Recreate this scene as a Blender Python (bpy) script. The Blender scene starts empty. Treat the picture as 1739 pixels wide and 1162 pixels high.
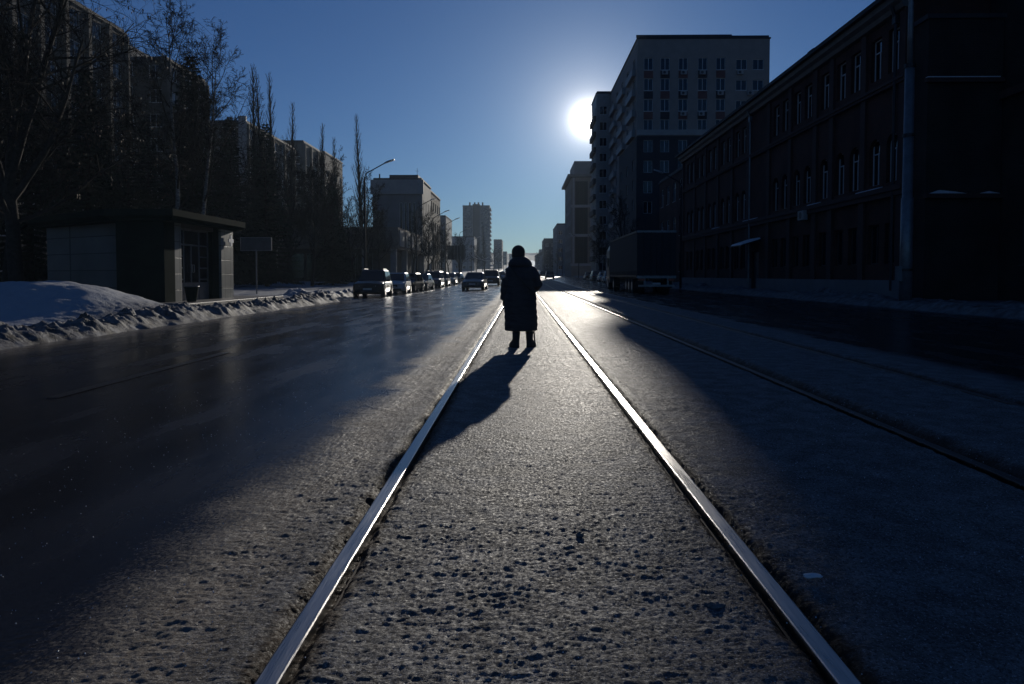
import bpy, bmesh, math, random
import numpy as np
from mathutils import Vector, Matrix, noise as mnoise
R = math.radians
random.seed(7); np.random.seed(7)
scene = bpy.context.scene
COL = scene.collection

# ------------------------------------------------------------ camera
CAMZ = 1.13
cam = bpy.data.cameras.new('camera'); cam.lens = 24; cam.sensor_width = 36
cam.clip_start = 0.05; cam.clip_end = 8000; cam.shift_y = -0.0417
camo = bpy.data.objects.new('camera', cam); COL.objects.link(camo)
camo.location = (0, 0, CAMZ); camo.rotation_euler = (R(88), 0, R(0.815))
scene.camera = camo
scene.render.resolution_x = 1024; scene.render.resolution_y = 684
# ------------------------------------------------------------ sun and sky
rotm = camo.rotation_euler.to_matrix()
sdir = (rotm @ Vector(((1000-869.5)/1159, (508.5-203)/1159, -1))).normalized()
SUN_EL = math.asin(sdir.z); SUN_AZ = math.atan2(sdir.x, sdir.y)
sl = bpy.data.lights.new('sun', 'SUN'); sl.energy = 3.0; sl.angle = R(0.5); sl.color = (1, .93, .82)
so = bpy.data.objects.new('sun', sl); COL.objects.link(so)
so.rotation_euler = (-sdir).to_track_quat('-Z', 'Y').to_euler()
w = bpy.data.worlds.new('World'); scene.world = w; w.use_nodes = True
nt = w.node_tree; nt.nodes.clear()
out = nt.nodes.new('ShaderNodeOutputWorld'); bg = nt.nodes.new('ShaderNodeBackground')
sky = nt.nodes.new('ShaderNodeTexSky'); sky.sky_type = 'NISHITA'; sky.sun_disc = False
sky.sun_elevation = SUN_EL; sky.sun_rotation = SUN_AZ; sky.air_density = 1.0; sky.dust_density = 0.25; sky.ozone_density = 2.0
tint = nt.nodes.new('ShaderNodeMix'); tint.data_type = 'RGBA'; tint.blend_type = 'MULTIPLY'; tint.inputs[0].default_value = 1
tint.inputs[7].default_value = (.25, .49, .92, 1)
nt.links.new(sky.outputs[0], tint.inputs[6]); nt.links.new(tint.outputs[2], bg.inputs['Color'])
bg.inputs['Strength'].default_value = 0.05
# the sun's disc and its bright aureole in the sky
geo = nt.nodes.new('ShaderNodeNewGeometry')
dot = nt.nodes.new('ShaderNodeVectorMath'); dot.operation = 'DOT_PRODUCT'
tc = nt.nodes.new('ShaderNodeTexCoord')
nt.links.new(tc.outputs['Generated'], dot.inputs[0]); dot.inputs[1].default_value = sdir
def wm(op, a, b=None, clamp=False):
    n = nt.nodes.new('ShaderNodeMath'); n.operation = op; n.use_clamp = clamp
    for i, v in enumerate((a, b)):
        if v is None: continue
        if isinstance(v, (int, float)): n.inputs[i].default_value = v
        else: nt.links.new(v, n.inputs[i])
    return n.outputs[0]
mn = wm('MINIMUM', dot.outputs['Value'], 0.9999999)
ang = wm('MULTIPLY', wm('ARCCOSINE', mn), 57.29578)
def gl(amp, wid): return wm('MULTIPLY', wm('EXPONENT', wm('MULTIPLY', ang, -1.0/wid)), amp)
glow = wm('ADD', wm('ADD', gl(14, 0.46), gl(0.85, 2.3)), gl(0.10, 6.0))
bg2 = nt.nodes.new('ShaderNodeBackground'); bg2.inputs['Color'].default_value = (1, .95, .88, 1)
nt.links.new(glow, bg2.inputs['Strength'])
addw = nt.nodes.new('ShaderNodeAddShader')
nt.links.new(bg.outputs[0], addw.inputs[0]); nt.links.new(bg2.outputs[0], addw.inputs[1])
nt.links.new(addw.outputs[0], out.inputs['Surface'])
scene.view_settings.view_transform = 'Standard'; scene.view_settings.look = 'None'
scene.view_settings.exposure = 0.0; scene.view_settings.gamma = 1
scene.render.engine = 'CYCLES'
scene.cycles.max_bounces = 6; scene.cycles.volume_bounces = 0

# ------------------------------------------------------------ helpers
def tag(o, label=None, cat=None, group=None, kind=None):
    if label: o['label'] = label
    if cat: o['category'] = cat
    if group: o['group'] = group
    if kind: o['kind'] = kind
    return o
def empty(name, loc=(0, 0, 0), rz=0, label=None, cat=None, group=None):
    o = bpy.data.objects.new(name, None); COL.objects.link(o); o.empty_display_size = .3
    o.location = loc; o.rotation_euler = (0, 0, rz); return tag(o, label, cat, group)
class MB:
    def __init__(s): s.v = []; s.f = []
    def add(s, vs, fs):
        b = len(s.v); s.v += [tuple(p) for p in vs]; s.f += [tuple(i+b for i in f) for f in fs]; return s
    def quad(s, a, b, c, d): return s.add([a, b, c, d], [(0, 1, 2, 3)])
    def box(s, x0, y0, z0, x1, y1, z1):
        v = [(x, y, z) for z in (z0, z1) for y in (y0, y1) for x in (x0, x1)]
        return s.add(v, [(0, 2, 3, 1), (4, 5, 7, 6), (0, 1, 5, 4), (2, 6, 7, 3), (0, 4, 6, 2), (1, 3, 7, 5)])
    def tube(s, pts, rad, n=8, cap=True):
        rings = []
        P = [Vector(p) for p in pts]
        for i, p in enumerate(P):
            d = (P[min(i+1, len(P)-1)] - P[max(i-1, 0)])
            d = d.normalized() if d.length > 1e-9 else Vector((0, 0, 1))
            a = Vector((0, 0, 1)) if abs(d.z) < .9 else Vector((1, 0, 0))
            u = d.cross(a).normalized(); w_ = d.cross(u)
            r = rad[i] if hasattr(rad, '__len__') else rad
            rings.append([p + (u*math.cos(t) + w_*math.sin(t))*r for t in [2*math.pi*k/n for k in range(n)]])
        return s.loft(rings, cap)
    def loft(s, rings, cap=True, closed=True):
        n = len(rings[0]); vs = [p for r in rings for p in r]; fs = []
        for i in range(len(rings)-1):
            for k in range(n if closed else n-1):
                a = i*n+k; b = i*n+(k+1) % n
                fs.append((a, b, b+n, a+n))
        if cap: fs.append(tuple(range(n-1, -1, -1))); fs.append(tuple((len(rings)-1)*n+k for k in range(n)))
        return s.add(vs, fs)
    def prism(s, poly, y0, y1):           # poly in (x, z)
        n = len(poly)
        return s.loft([[(x, y0, z) for x, z in poly], [(x, y1, z) for x, z in poly]])
    def mesh(s, name, smooth=False):
        me = bpy.data.meshes.new(name); me.from_pydata(s.v, [], s.f); me.update()
        if smooth: me.polygons.foreach_set('use_smooth', [True]*len(me.polygons))
        return me
    def build(s, name, mat=None, parent=None, smooth=False, bevel=0, kind=None):
        me = s.mesh(name, smooth)
        return link(name, me, mat, parent, bevel, kind)
def link(name, me, mat=None, parent=None, bevel=0, kind=None):
    o = bpy.data.objects.new(name, me); COL.objects.link(o)
    if mat and not me.materials: me.materials.append(mat)
    if parent: o.parent = parent
    if bevel:
        m = o.modifiers.new('bevel', 'BEVEL'); m.width = bevel; m.segments = 2; m.limit_method = 'ANGLE'
    if kind: o['kind'] = kind
    return o
def copy_tree(o, parent=None):
    c = o.copy(); COL.objects.link(c)
    if parent: c.parent = parent
    for ch in list(o.children): copy_tree(ch, c)
    return c
# value noise for real relief
_rs = np.random.RandomState(3); _T = _rs.rand(512, 512)
def vnoise(x, y):
    xi = np.floor(x).astype(int); yi = np.floor(y).astype(int); fx = x-xi; fy = y-yi
    fx = fx*fx*(3-2*fx); fy = fy*fy*(3-2*fy)
    a = _T[xi % 512, yi % 512]; b = _T[(xi+1) % 512, yi % 512]; c = _T[xi % 512, (yi+1) % 512]; d = _T[(xi+1) % 512, (yi+1) % 512]
    return (a*(1-fx)+b*fx)*(1-fy)+(c*(1-fx)+d*fx)*fy
def fbm(x, y, o=4, g=.5):
    s = 0; a = 1; t = 0
    for i in range(o):
        s = s + a*vnoise(x*2**i+17.3*i, y*2**i+5.1*i); t += a; a *= g
    return s/t
def ridge(x, y, o=3):
    s = 0; a = 1; t = 0
    for i in range(o):
        s = s + a*(1-np.abs(2*vnoise(x*2.1**i+31.7*i, y*2.1**i+11.9*i)-1))**2; t += a; a *= .55
    return s/t
def grid_mesh(name, xs, ys, zf, mat, smooth=True, kind='structure'):
    X, Y = np.meshgrid(xs, ys); r = zf(X, Y)
    if isinstance(r, tuple): X, Y, Z = r
    else: Z = r
    nx, ny = len(xs), len(ys)
    co = np.stack([X, Y, Z], -1).reshape(-1, 3).astype(np.float32)
    i = np.arange((ny-1)*(nx-1)); a = (i//(nx-1))*nx+i % (nx-1)
    q = np.stack([a, a+1, a+nx+1, a+nx], -1).astype(np.int32)
    me = bpy.data.meshes.new(name); me.vertices.add(len(co)); me.vertices.foreach_set('co', co.ravel())
    me.loops.add(q.size); me.loops.foreach_set('vertex_index', q.ravel())
    me.polygons.add(len(q)); me.polygons.foreach_set('loop_start', (np.arange(len(q))*4).astype(np.int32))
    me.update(calc_edges=True)
    me.polygons.foreach_set('use_smooth', np.full(len(q), smooth)); me.update()
    return link(name, me, mat, kind=kind)

# ------------------------------------------------------------ materials
MATS = {}
def new_mat(name):
    m = bpy.data.materials.new(name); m.use_nodes = True
    return m, m.node_tree, m.node_tree.nodes['Principled BSDF']
def nd(t, typ, **kw):
    n = t.nodes.new(typ)
    for k, v in kw.items():
        if k == 'inp':
            for kk, vv in v.items(): n.inputs[kk].default_value = vv
        else: setattr(n, k, v)
    return n
def c4(c): return (c[0], c[1], c[2], 1)
def mat(name, c1, c2=None, scale=2.0, rough=.6, metal=0, bump=0, bscale=20, spec=.5, detail=5, stretch=None, rvar=0):
    m, t, p = new_mat(name)
    p.inputs['Roughness'].default_value = rough; p.inputs['Metallic'].default_value = metal
    p.inputs['Specular IOR Level'].default_value = spec
    co = nd(t, 'ShaderNodeTexCoord'); src = co.outputs['Object']
    if stretch:
        mp = nd(t, 'ShaderNodeMapping'); mp.inputs['Scale'].default_value = stretch
        t.links.new(src, mp.inputs['Vector']); src = mp.outputs[0]
    if c2 is None: c2 = tuple(x*.7 for x in c1)
    n = nd(t, 'ShaderNodeTexNoise', inp={'Scale': scale, 'Detail': detail, 'Roughness': .6}); t.links.new(src, n.inputs['Vector'])
    rp = nd(t, 'ShaderNodeValToRGB'); rp.color_ramp.elements[0].position = .35; rp.color_ramp.elements[1].position = .65
    rp.color_ramp.elements[0].color = c4(c2); rp.color_ramp.elements[1].color = c4(c1)
    t.links.new(n.outputs['Fac'], rp.inputs[0]); t.links.new(rp.outputs[0], p.inputs['Base Color'])
    if rvar:
        mr = nd(t, 'ShaderNodeMapRange', inp={'From Min': .3, 'From Max': .7, 'To Min': max(.02, rough-rvar), 'To Max': rough+rvar})
        t.links.new(n.outputs['Fac'], mr.inputs['Value']); t.links.new(mr.outputs[0], p.inputs['Roughness'])
    if bump:
        b = nd(t, 'ShaderNodeTexNoise', inp={'Scale': bscale, 'Detail': 6}); t.links.new(src, b.inputs['Vector'])
        bp = nd(t, 'ShaderNodeBump', inp={'Strength': bump, 'Distance': .02}); t.links.new(b.outputs['Fac'], bp.inputs['Height'])
        t.links.new(bp.outputs[0], p.inputs['Normal'])
    MATS[name] = m; return m
def mat_brick(name, c1, c2, mortar, bw=.26, bh=.075, off=.5, ms=.012, rough=.85, bump=.6):
    m, t, p = new_mat(name)
    p.inputs['Roughness'].default_value = rough; p.inputs['Specular IOR Level'].default_value = .2
    co = nd(t, 'ShaderNodeTexCoord'); sp = nd(t, 'ShaderNodeSeparateXYZ'); t.links.new(co.outputs['Object'], sp.inputs[0])
    ad = nd(t, 'ShaderNodeMath', operation='ADD'); t.links.new(sp.outputs[0], ad.inputs[0]); t.links.new(sp.outputs[1], ad.inputs[1])
    cb = nd(t, 'ShaderNodeCombineXYZ'); t.links.new(ad.outputs[0], cb.inputs[0]); t.links.new(sp.outputs[2], cb.inputs[1])
    br = nd(t, 'ShaderNodeTexBrick', offset=off, inp={'Scale': 1.0, 'Mortar Size': ms, 'Brick Width': bw, 'Row Height': bh, 'Color1': c4(c1), 'Color2': c4(c2), 'Mortar': c4(mortar)})
    t.links.new(cb.outputs[0], br.inputs['Vector'])
    n = nd(t, 'ShaderNodeTexNoise', inp={'Scale': .5, 'Detail': 6}); t.links.new(co.outputs['Object'], n.inputs['Vector'])
    mr = nd(t, 'ShaderNodeMapRange', inp={'From Min': .3, 'From Max': .7, 'To Min': .55, 'To Max': 1.2}); t.links.new(n.outputs['Fac'], mr.inputs['Value'])
    mx = nd(t, 'ShaderNodeMix', data_type='RGBA', blend_type='MULTIPLY'); mx.inputs[0].default_value = 1
    t.links.new(br.outputs['Color'], mx.inputs[6]); t.links.new(mr.outputs[0], mx.inputs[7]); t.links.new(mx.outputs[2], p.inputs['Base Color'])
    bp = nd(t, 'ShaderNodeBump', invert=True, inp={'Strength': bump, 'Distance': .01}); t.links.new(br.outputs['Fac'], bp.inputs['Height'])
    t.links.new(bp.outputs[0], p.inputs['Normal'])
    MATS[name] = m; return m
def street_mat():
    """asphalt on the carriageways, dirty packed snow and ice between the tracks; split by real distance across the street"""
    m, t, p = new_mat('street_surface')
    L = t.links.new
    g = nd(t, 'ShaderNodeNewGeometry'); sp = nd(t, 'ShaderNodeSeparateXYZ'); L(g.outputs['Position'], sp.inputs[0])
    def noise(scale, detail=5, rough=.6, st=None):
        n = nd(t, 'ShaderNodeTexNoise', inp={'Scale': scale, 'Detail': detail, 'Roughness': rough})
        if st:
            mp = nd(t, 'ShaderNodeMapping'); mp.inputs['Scale'].default_value = st; L(g.outputs['Position'], mp.inputs[0]); L(mp.outputs[0], n.inputs['Vector'])
        else: L(g.outputs['Position'], n.inputs['Vector'])
        return n.outputs['Fac']
    def ma(op, a, b=None, clamp=False):
        n = nd(t, 'ShaderNodeMath', operation=op, use_clamp=clamp)
        for i, v in enumerate((a, b)):
            if v is None: continue
            if isinstance(v, (int, float)): n.inputs[i].default_value = v
            else: L(v, n.inputs[i])
        return n.outputs[0]
    def mr(v, a, b, c=0, d=1, smooth=True):
        n = nd(t, 'ShaderNodeMapRange', interpolation_type='SMOOTHSTEP' if smooth else 'LINEAR', inp={1: a, 2: b, 3: c, 4: d}); L(v, n.inputs[0]); return n.outputs[0]
    def mixc(f, a, b):
        n = nd(t, 'ShaderNodeMix', data_type='RGBA')
        if isinstance(f, (int, float)): n.inputs[0].default_value = f
        else: L(f, n.inputs[0])
        for i, v in ((6, a), (7, b)):
            if isinstance(v, tuple): n.inputs[i].default_value = c4(v)
            else: L(v, n.inputs[i])
        return n.outputs[2]
    x = sp.outputs[0]
    big = noise(1.1, 4); mid = noise(5, 5); fine = noise(70, 4, .7); grit = noise(260, 2, .8)
    # ragged edge of the snow strip, left and right
    xl = ma('ADD', x, ma('MULTIPLY', ma('SUBTRACT', big, .5), .9)); xl = ma('ADD', xl, ma('MULTIPLY', ma('SUBTRACT', fine, .5), .9))
    maskl = mr(xl, -1.6, -.95)
    maskr = mr(xl, 4.9, 5.6, 1, 0)
    snow = ma('MULTIPLY', maskl, maskr)
    # colours
    asp = mixc(mr(fine, .35, .7), (.010, .010, .011), (.022, .021, .022))
    asp = mixc(mr(noise(1.0, 6, .65, (1, .12, 1)), .5, .75), asp, (.020, .019, .019))
    frost = mr(grit, .66, .74)
    asp = mixc(ma('MULTIPLY', frost, .16), asp, (.30, .30, .30))
    sn = mixc(mr(mid, .35, .68), (.12, .115, .112), (.235, .232, .232))
    sn = mixc(mr(fine, .42, .66, 0, .75), sn, (.07, .065, .062))
    sn = mixc(mr(noise(11, 6, .7), .62, .72, 0, .5), sn, (.40, .40, .42))
    sn = mixc(mr(noise(120, 2, .8), .57, .68, 0, .75), sn, (.52, .52, .54))
    sn = mixc(mr(noise(90, 2, .8, (1, 1.5, 2)), .44, .34, 0, .8), sn, (.03, .027, .025))
    # brown dirt by the rails
    def near(xr, wd):
        d = ma('ABSOLUTE', ma('SUBTRACT', x, xr)); d = ma('ADD', d, ma('MULTIPLY', ma('SUBTRACT', noise(14, 5, .7), .5), .14)); return mr(d, wd*.5, wd, 1, 0)
    dirt = ma('MAXIMUM', ma('MAXIMUM', near(-.70, .13), near(.90, .13)), ma('MAXIMUM', near(2.8, .2), near(4.4, .16)))
    sn = mixc(ma('MULTIPLY', dirt, .9), sn, (.045, .028, .017))
    # sand thrown along the edge of the track bed
    sand = ma('MULTIPLY', mr(x, -2.2, -1.5), mr(x, -.75, -1.15)); sn = mixc(ma('MULTIPLY', sand, .45), sn, (.24, .19, .14))
    # drifted thin snow on the right-hand carriageway and the gutter of the left one
    gut = ma('MULTIPLY', mr(ma('ADD', x, ma('MULTIPLY', ma('SUBTRACT', big, .5), 1.2)), -8.2, -9.1), mr(mid, .3, .6, .5, 1))
    asp = mixc(ma('MULTIPLY', gut, .6), asp, (.22, .19, .16))
    L(mixc(snow, asp, sn), p.inputs['Base Color'])
    # roughness: damp asphalt, icy snow
    ra = mr(noise(1.6, 5, .6, (1, .25, 1)), .35, .7, .16, .33)
    rs_ = mr(fine, .35, .65, .45, .9)
    rr = nd(t, 'ShaderNodeMix', data_type='FLOAT'); L(snow, rr.inputs[0]); L(ra, rr.inputs[2]); L(rs_, rr.inputs[3]); L(rr.outputs[0], p.inputs['Roughness'])
    sq = nd(t, 'ShaderNodeMix', data_type='FLOAT'); L(snow, sq.inputs[0]); sq.inputs[2].default_value = .38; sq.inputs[3].default_value = .07; L(sq.outputs[0], p.inputs['Specular IOR Level'])
    # relief
    h = ma('ADD', ma('MULTIPLY', noise(24, 7, .72, (.55, 1.35, 1)), .8), ma('ADD', ma('MULTIPLY', noise(80, 4, .7, (.7, 1.2, 1)), .35), ma('MULTIPLY', grit, .12)))
    bs = nd(t, 'ShaderNodeMix', data_type='FLOAT'); L(snow, bs.inputs[0]); bs.inputs[2].default_value = .12; bs.inputs[3].default_value = 1.0
    bp = nd(t, 'ShaderNodeBump', inp={'Distance': .02}); L(bs.outputs[0], bp.inputs['Strength']); L(h, bp.inputs['Height']); L(bp.outputs[0], p.inputs['Normal'])
    return m
M_street = street_mat()
M_snow = mat('old_snow', (.42, .43, .46), (.26, .26, .27), 1.7, .55, bump=.7, bscale=22)
M_snowdirty = mat('dirty_snow', (.19, .19, .20), (.055, .048, .042), 3.2, .7, bump=1, bscale=26, spec=.25)
_t = M_snowdirty.node_tree; _g = _t.nodes.new('ShaderNodeNewGeometry'); _s = _t.nodes.new('ShaderNodeSeparateXYZ'); _t.links.new(_g.outputs['Position'], _s.inputs[0])
_a = _t.nodes.new('ShaderNodeMath'); _a.operation = 'MULTIPLY'; _a.inputs[1].default_value = -1; _t.links.new(_s.outputs[0], _a.inputs[0])
_r = _t.nodes.new('ShaderNodeMapRange'); _r.inputs[1].default_value = 10.4; _r.inputs[2].default_value = 11.6; _r.inputs[4].default_value = .8; _t.links.new(_a.outputs[0], _r.inputs[0])
_m = _t.nodes.new('ShaderNodeMix'); _m.data_type = 'RGBA'; _p = _t.nodes['Principled BSDF']; _l = _p.inputs['Base Color'].links[0].from_socket
_t.links.new(_r.outputs[0], _m.inputs[0]); _t.links.new(_l, _m.inputs[6]); _m.inputs[7].default_value = (.40, .42, .46, 1); _t.links.new(_m.outputs[2], _p.inputs['Base Color'])
M_snowclean = mat('clean_snow', (.68, .7, .74), (.55, .57, .62), 3, .5, bump=.4, bscale=30)
M_hill = mat('wooded_hill', (.05, .055, .05), (.16, .17, .19), .02, .9, detail=8)
M_far = mat('far_ground', (.30, .31, .33), (.10, .10, .10), .05, .9, detail=8)
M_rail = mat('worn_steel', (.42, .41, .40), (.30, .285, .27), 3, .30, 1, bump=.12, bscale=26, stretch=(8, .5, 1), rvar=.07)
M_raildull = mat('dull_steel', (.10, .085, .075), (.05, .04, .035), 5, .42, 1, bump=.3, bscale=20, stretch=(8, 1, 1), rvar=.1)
M_railside = mat('rusty_steel', (.05, .03, .02), (.02, .013, .01), 9, .8, .3)
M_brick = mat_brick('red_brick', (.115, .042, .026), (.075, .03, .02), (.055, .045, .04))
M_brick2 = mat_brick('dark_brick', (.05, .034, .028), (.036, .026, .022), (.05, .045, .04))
M_trim = mat('brick_trim', (.07, .034, .026), (.05, .027, .022), 3, .85, bump=.3)
M_cornice = mat('cornice_metal', (.13, .12, .115), (.09, .085, .08), 2, .6)
M_roof = mat('roof_sheet', (.04, .04, .044), (.025, .025, .028), 2, .75, 0)
M_panel = mat_brick('concrete_panels', (.095, .088, .08), (.08, .074, .068), (.07, .065, .06), 3.0, 3.0, 0, .03, .85, .5)
M_panel2 = mat_brick('pale_brick', (.15, .135, .12), (.12, .11, .097), (.10, .093, .086), .26, .09, .5, .012, .85, .4)
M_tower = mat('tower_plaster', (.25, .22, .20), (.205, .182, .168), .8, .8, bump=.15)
M_towerdark = mat('tower_dark_brick', (.04, .034, .034), (.026, .023, .024), .8, .8)
M_towerred = mat('tower_red_panel', (.14, .06, .05), (.11, .05, .04), 1.5, .8)
M_balc = mat('balcony_panel', (.30, .29, .28), (.24, .23, .225), 1.5, .6)
M_stone = mat('pale_stone', (.20, .165, .135), (.15, .125, .105), .7, .8, bump=.2)
M_grey = mat('grey_plaster', (.17, .17, .175), (.13, .13, .135), .7, .8)
M_highrise = mat_brick('high_rise_panels', (.20, .20, .20), (.17, .17, .175), (.08, .08, .08), 3.2, 2.8, 0, .05, .85, .2)
M_glass = mat('window_glass', (.012, .014, .018), (.006, .007, .01), .6, .06, 0, spec=.45, bump=.02, bscale=1.5)
M_glasstint = mat('tinted_glazing', (.014, .02, .018), (.008, .011, .010), .4, .35, 0, spec=.08)
M_glassold = mat('old_window_glass', (.014, .016, .02), (.008, .009, .012), .6, .07, 0, spec=1.0, bump=.03, bscale=2)
M_frame = mat('window_frame', (.6, .6, .61), (.5, .5, .51), 2, .5)
M_framedark = mat('dark_frame', (.05, .05, .052), (.035, .035, .037), 2, .5)
M_bark = mat('bark', (.035, .03, .026), (.018, .015, .013), 8, .95, spec=.15, bump=.6, bscale=30)
M_birch = mat('birch_bark', (.30, .29, .27), (.03, .028, .026), 5, .8, bump=.4, stretch=(1, 1, 5))
M_twig = mat('twigs', (.022, .017, .014), (.013, .010, .008), 4, .95, spec=.1)
M_needle = mat('spruce_needles', (.020, .032, .019), (.008, .014, .009), 3, .9, spec=.12)
M_seed = mat('dry_seed_clusters', (.09, .055, .03), (.05, .03, .018), 6, .8)
M_galv = mat('galvanised_steel', (.22, .225, .235), (.15, .155, .165), 3, .45, .5, bump=.1)
M_dkmetal = mat('dark_metal', (.03, .03, .032), (.02, .02, .022), 4, .5, .4)
M_lamp = mat('lamp_housing', (.35, .35, .35), (.28, .28, .28), 4, .35, .4)
M_green = mat('dark_green_cladding', (.008, .020, .016), (.005, .013, .011), 2, .9, spec=.03)
M_rubber = mat('tyre_rubber', (.018, .018, .019), (.012, .012, .013), 5, .8)
M_rim = mat('alloy_rim', (.28, .28, .29), (.2, .2, .21), 5, .35, .8)
M_light = mat('headlight_glass', (.42, .43, .45), (.3, .31, .33), 8, .12, .2)
M_tail = mat('tail_light_red', (.22, .012, .01), (.14, .01, .008), 8, .2)
M_plate = mat('number_plate', (.45, .45, .44), (.38, .38, .37), 5, .5)
M_carglass = mat('car_glass', (.012, .014, .017), (.008, .009, .011), 2, .05, spec=.9)
M_plastic = mat('black_plastic', (.015, .015, .016), (.010, .010, .011), 6, .55)
def paint(n, c, metal=.3):
    m = mat(n, c, tuple(x*.85 for x in c), 1.2, .42, metal, rvar=.06)
    m.node_tree.nodes['Principled BSDF'].inputs['Coat Weight'].default_value = .25
    return m
P = {'black': paint('black_paint', (.012, .012, .014)), 'white': paint('white_paint', (.5, .5, .5), 0), 'grey': paint('grey_paint', (.08, .085, .09)),
     'silver': paint('silver_paint', (.3, .3, .31), .6), 'blue': paint('blue_paint', (.02, .035, .08)), 'red': paint('wine_paint', (.07, .012, .012))}

# ------------------------------------------------------------ the ground
def gz(y): return float(np.interp(y, [0, 60, 130, 250, 500, 900, 1500, 4000], [0, 0, .45, 1.4, 6.5, 21, 30, 34]))
def gzv(Y): return np.interp(Y, [0, 60, 130, 250, 500, 900, 1500, 4000], [0, 0, .45, 1.4, 6.5, 21, 30, 34])
def zc(X):
    l = np.clip((-1.3-X)/8.2, 0, 1)*-.20; r = np.clip((X-4.9)/9.3, 0, 1)*-.14
    return l+r
def geo_rows(a, b, k):
    n = int(math.log(b/a)/k); return a*np.exp(np.linspace(0, math.log(b/a), n))
XL, XR = -3.2, 5.6
rails_x = (-.70, .90, 2.80, 4.40)
def bed(X, Y, fine=False):
    Z = zc(X)
    amp = np.clip((X+1.7)/.6, 0, 1)*np.clip((5.5-X)/.5, 0, 1)
    amp = amp*np.clip(.45+1.6*(fbm(X*.9+2, Y*.7+8, 3)-.25), .4, 1.4)
    Z = Z + amp*(.004 + .018*(fbm(X*1.7, Y*1.6, 3)-.5) + .0075*(fbm(X*7, Y*12, 3, .6)-.5) + .0050*(fbm(X*34, Y*70, 2, .75)-.5))
    if fine: Z = Z + amp*(.0050*ridge(X*44, Y*96, 2)+.0034*ridge(X*16+3, Y*33, 3)-.004)*np.clip((5.5-Y)/.8, 0, 1)
    else: Z = Z + amp*(.0060*ridge(X*12+3, Y*32, 2)-.003)*np.clip((Y-4.7)/.8, 0, 1)
    # crusty lumps of refrozen slush
    l = np.abs(fbm(X*9+40, Y*21+9, 4, .65)-.5); Z = Z + amp*(.004*(1-np.clip(l/.12, 0, 1)))*np.clip(fbm(X*1.3+5, Y*1.1, 2)*2-.6, 0, 1)
    for xr, wd, dp in ((-.70, .072, .026), (.90, .078, .026), (2.80, .17, .055), (4.40, .13, .05)):
        d = np.abs(X-xr) + .05*(fbm(X*14+3, Y*9, 3)-.5)
        Z = Z - dp*np.clip((wd-d)/(wd*.45), 0, 1)
        # low bank thrown up along the groove
        Z = Z + .010*np.exp(-((d-wd-.07)/.06)**2)*fbm(X*10, Y*3, 3)
    return Z + gzv(Y)
xs = np.concatenate([np.arange(XL, -2.2, .05), np.arange(-2.2, 3.3, .0115), np.arange(3.3, XR+.02, .03)])
xs[-1] = XR
rows = geo_rows(5.5, 22, .0046)
xn = np.concatenate([np.arange(XL, -2.0, .05), np.arange(-2.0, 2.2, .0062), np.arange(2.2, XR+.02, .02)]); xn[-1] = XR
grid_mesh('tram_bed', xn, geo_rows(1.3, 5.5, .0036), lambda X, Y: bed(X, Y, True), M_street)
rows2 = geo_rows(22, 260, .012)
grid_mesh('tram_bed', xs, rows, bed, M_street)
grid_mesh('tram_bed', np.linspace(XL, XR, 170), rows2, bed, M_street)
grid_mesh('tram_bed', np.linspace(XL, XR, 20), np.concatenate([np.linspace(260, 1100, 60)]), lambda X, Y: zc(X)+gzv(Y), M_street)
grid_mesh('tram_bed', np.linspace(XL, XR, 20), np.linspace(-40, 1.3, 10), lambda X, Y: zc(X)+.01+0*Y, M_street)
rr = np.concatenate([np.linspace(-40, 1, 8), geo_rows(1.5, 1100, .05)])
def rut(X, Y): return zc(X)+gzv(Y)+.012*(fbm(X*.7, Y*.15, 2)-.5)*np.clip(np.minimum(np.abs(X-XL), np.abs(X-XR)), 0, 1)
grid_mesh('left_carriageway', np.linspace(-11.6, XL, 40), rr, rut, M_street)
grid_mesh('right_carriageway', np.linspace(XR, 15.2, 40), rr, rut, M_street)
gy = np.concatenate([np.linspace(-300, 240, 20), np.linspace(260, 1500, 50), np.linspace(1600, 4000, 10)])
grid_mesh('ground', np.linspace(-1800, 1800, 40), gy, lambda X, Y: gzv(Y)-.42, M_far)
def hillf(X, Y):
    b = np.clip((Y-900)/250, 0, 1)*np.clip((1500-Y)/350, 0, 1)
    return gzv(Y)-1+b*(9+7*fbm(X*.01+3, Y*.01, 3)+4*fbm(X*.08, Y*.08, 2))
grid_mesh('hill', np.linspace(-700, 700, 320), np.linspace(880, 1500, 60), hillf, M_hill)

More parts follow.
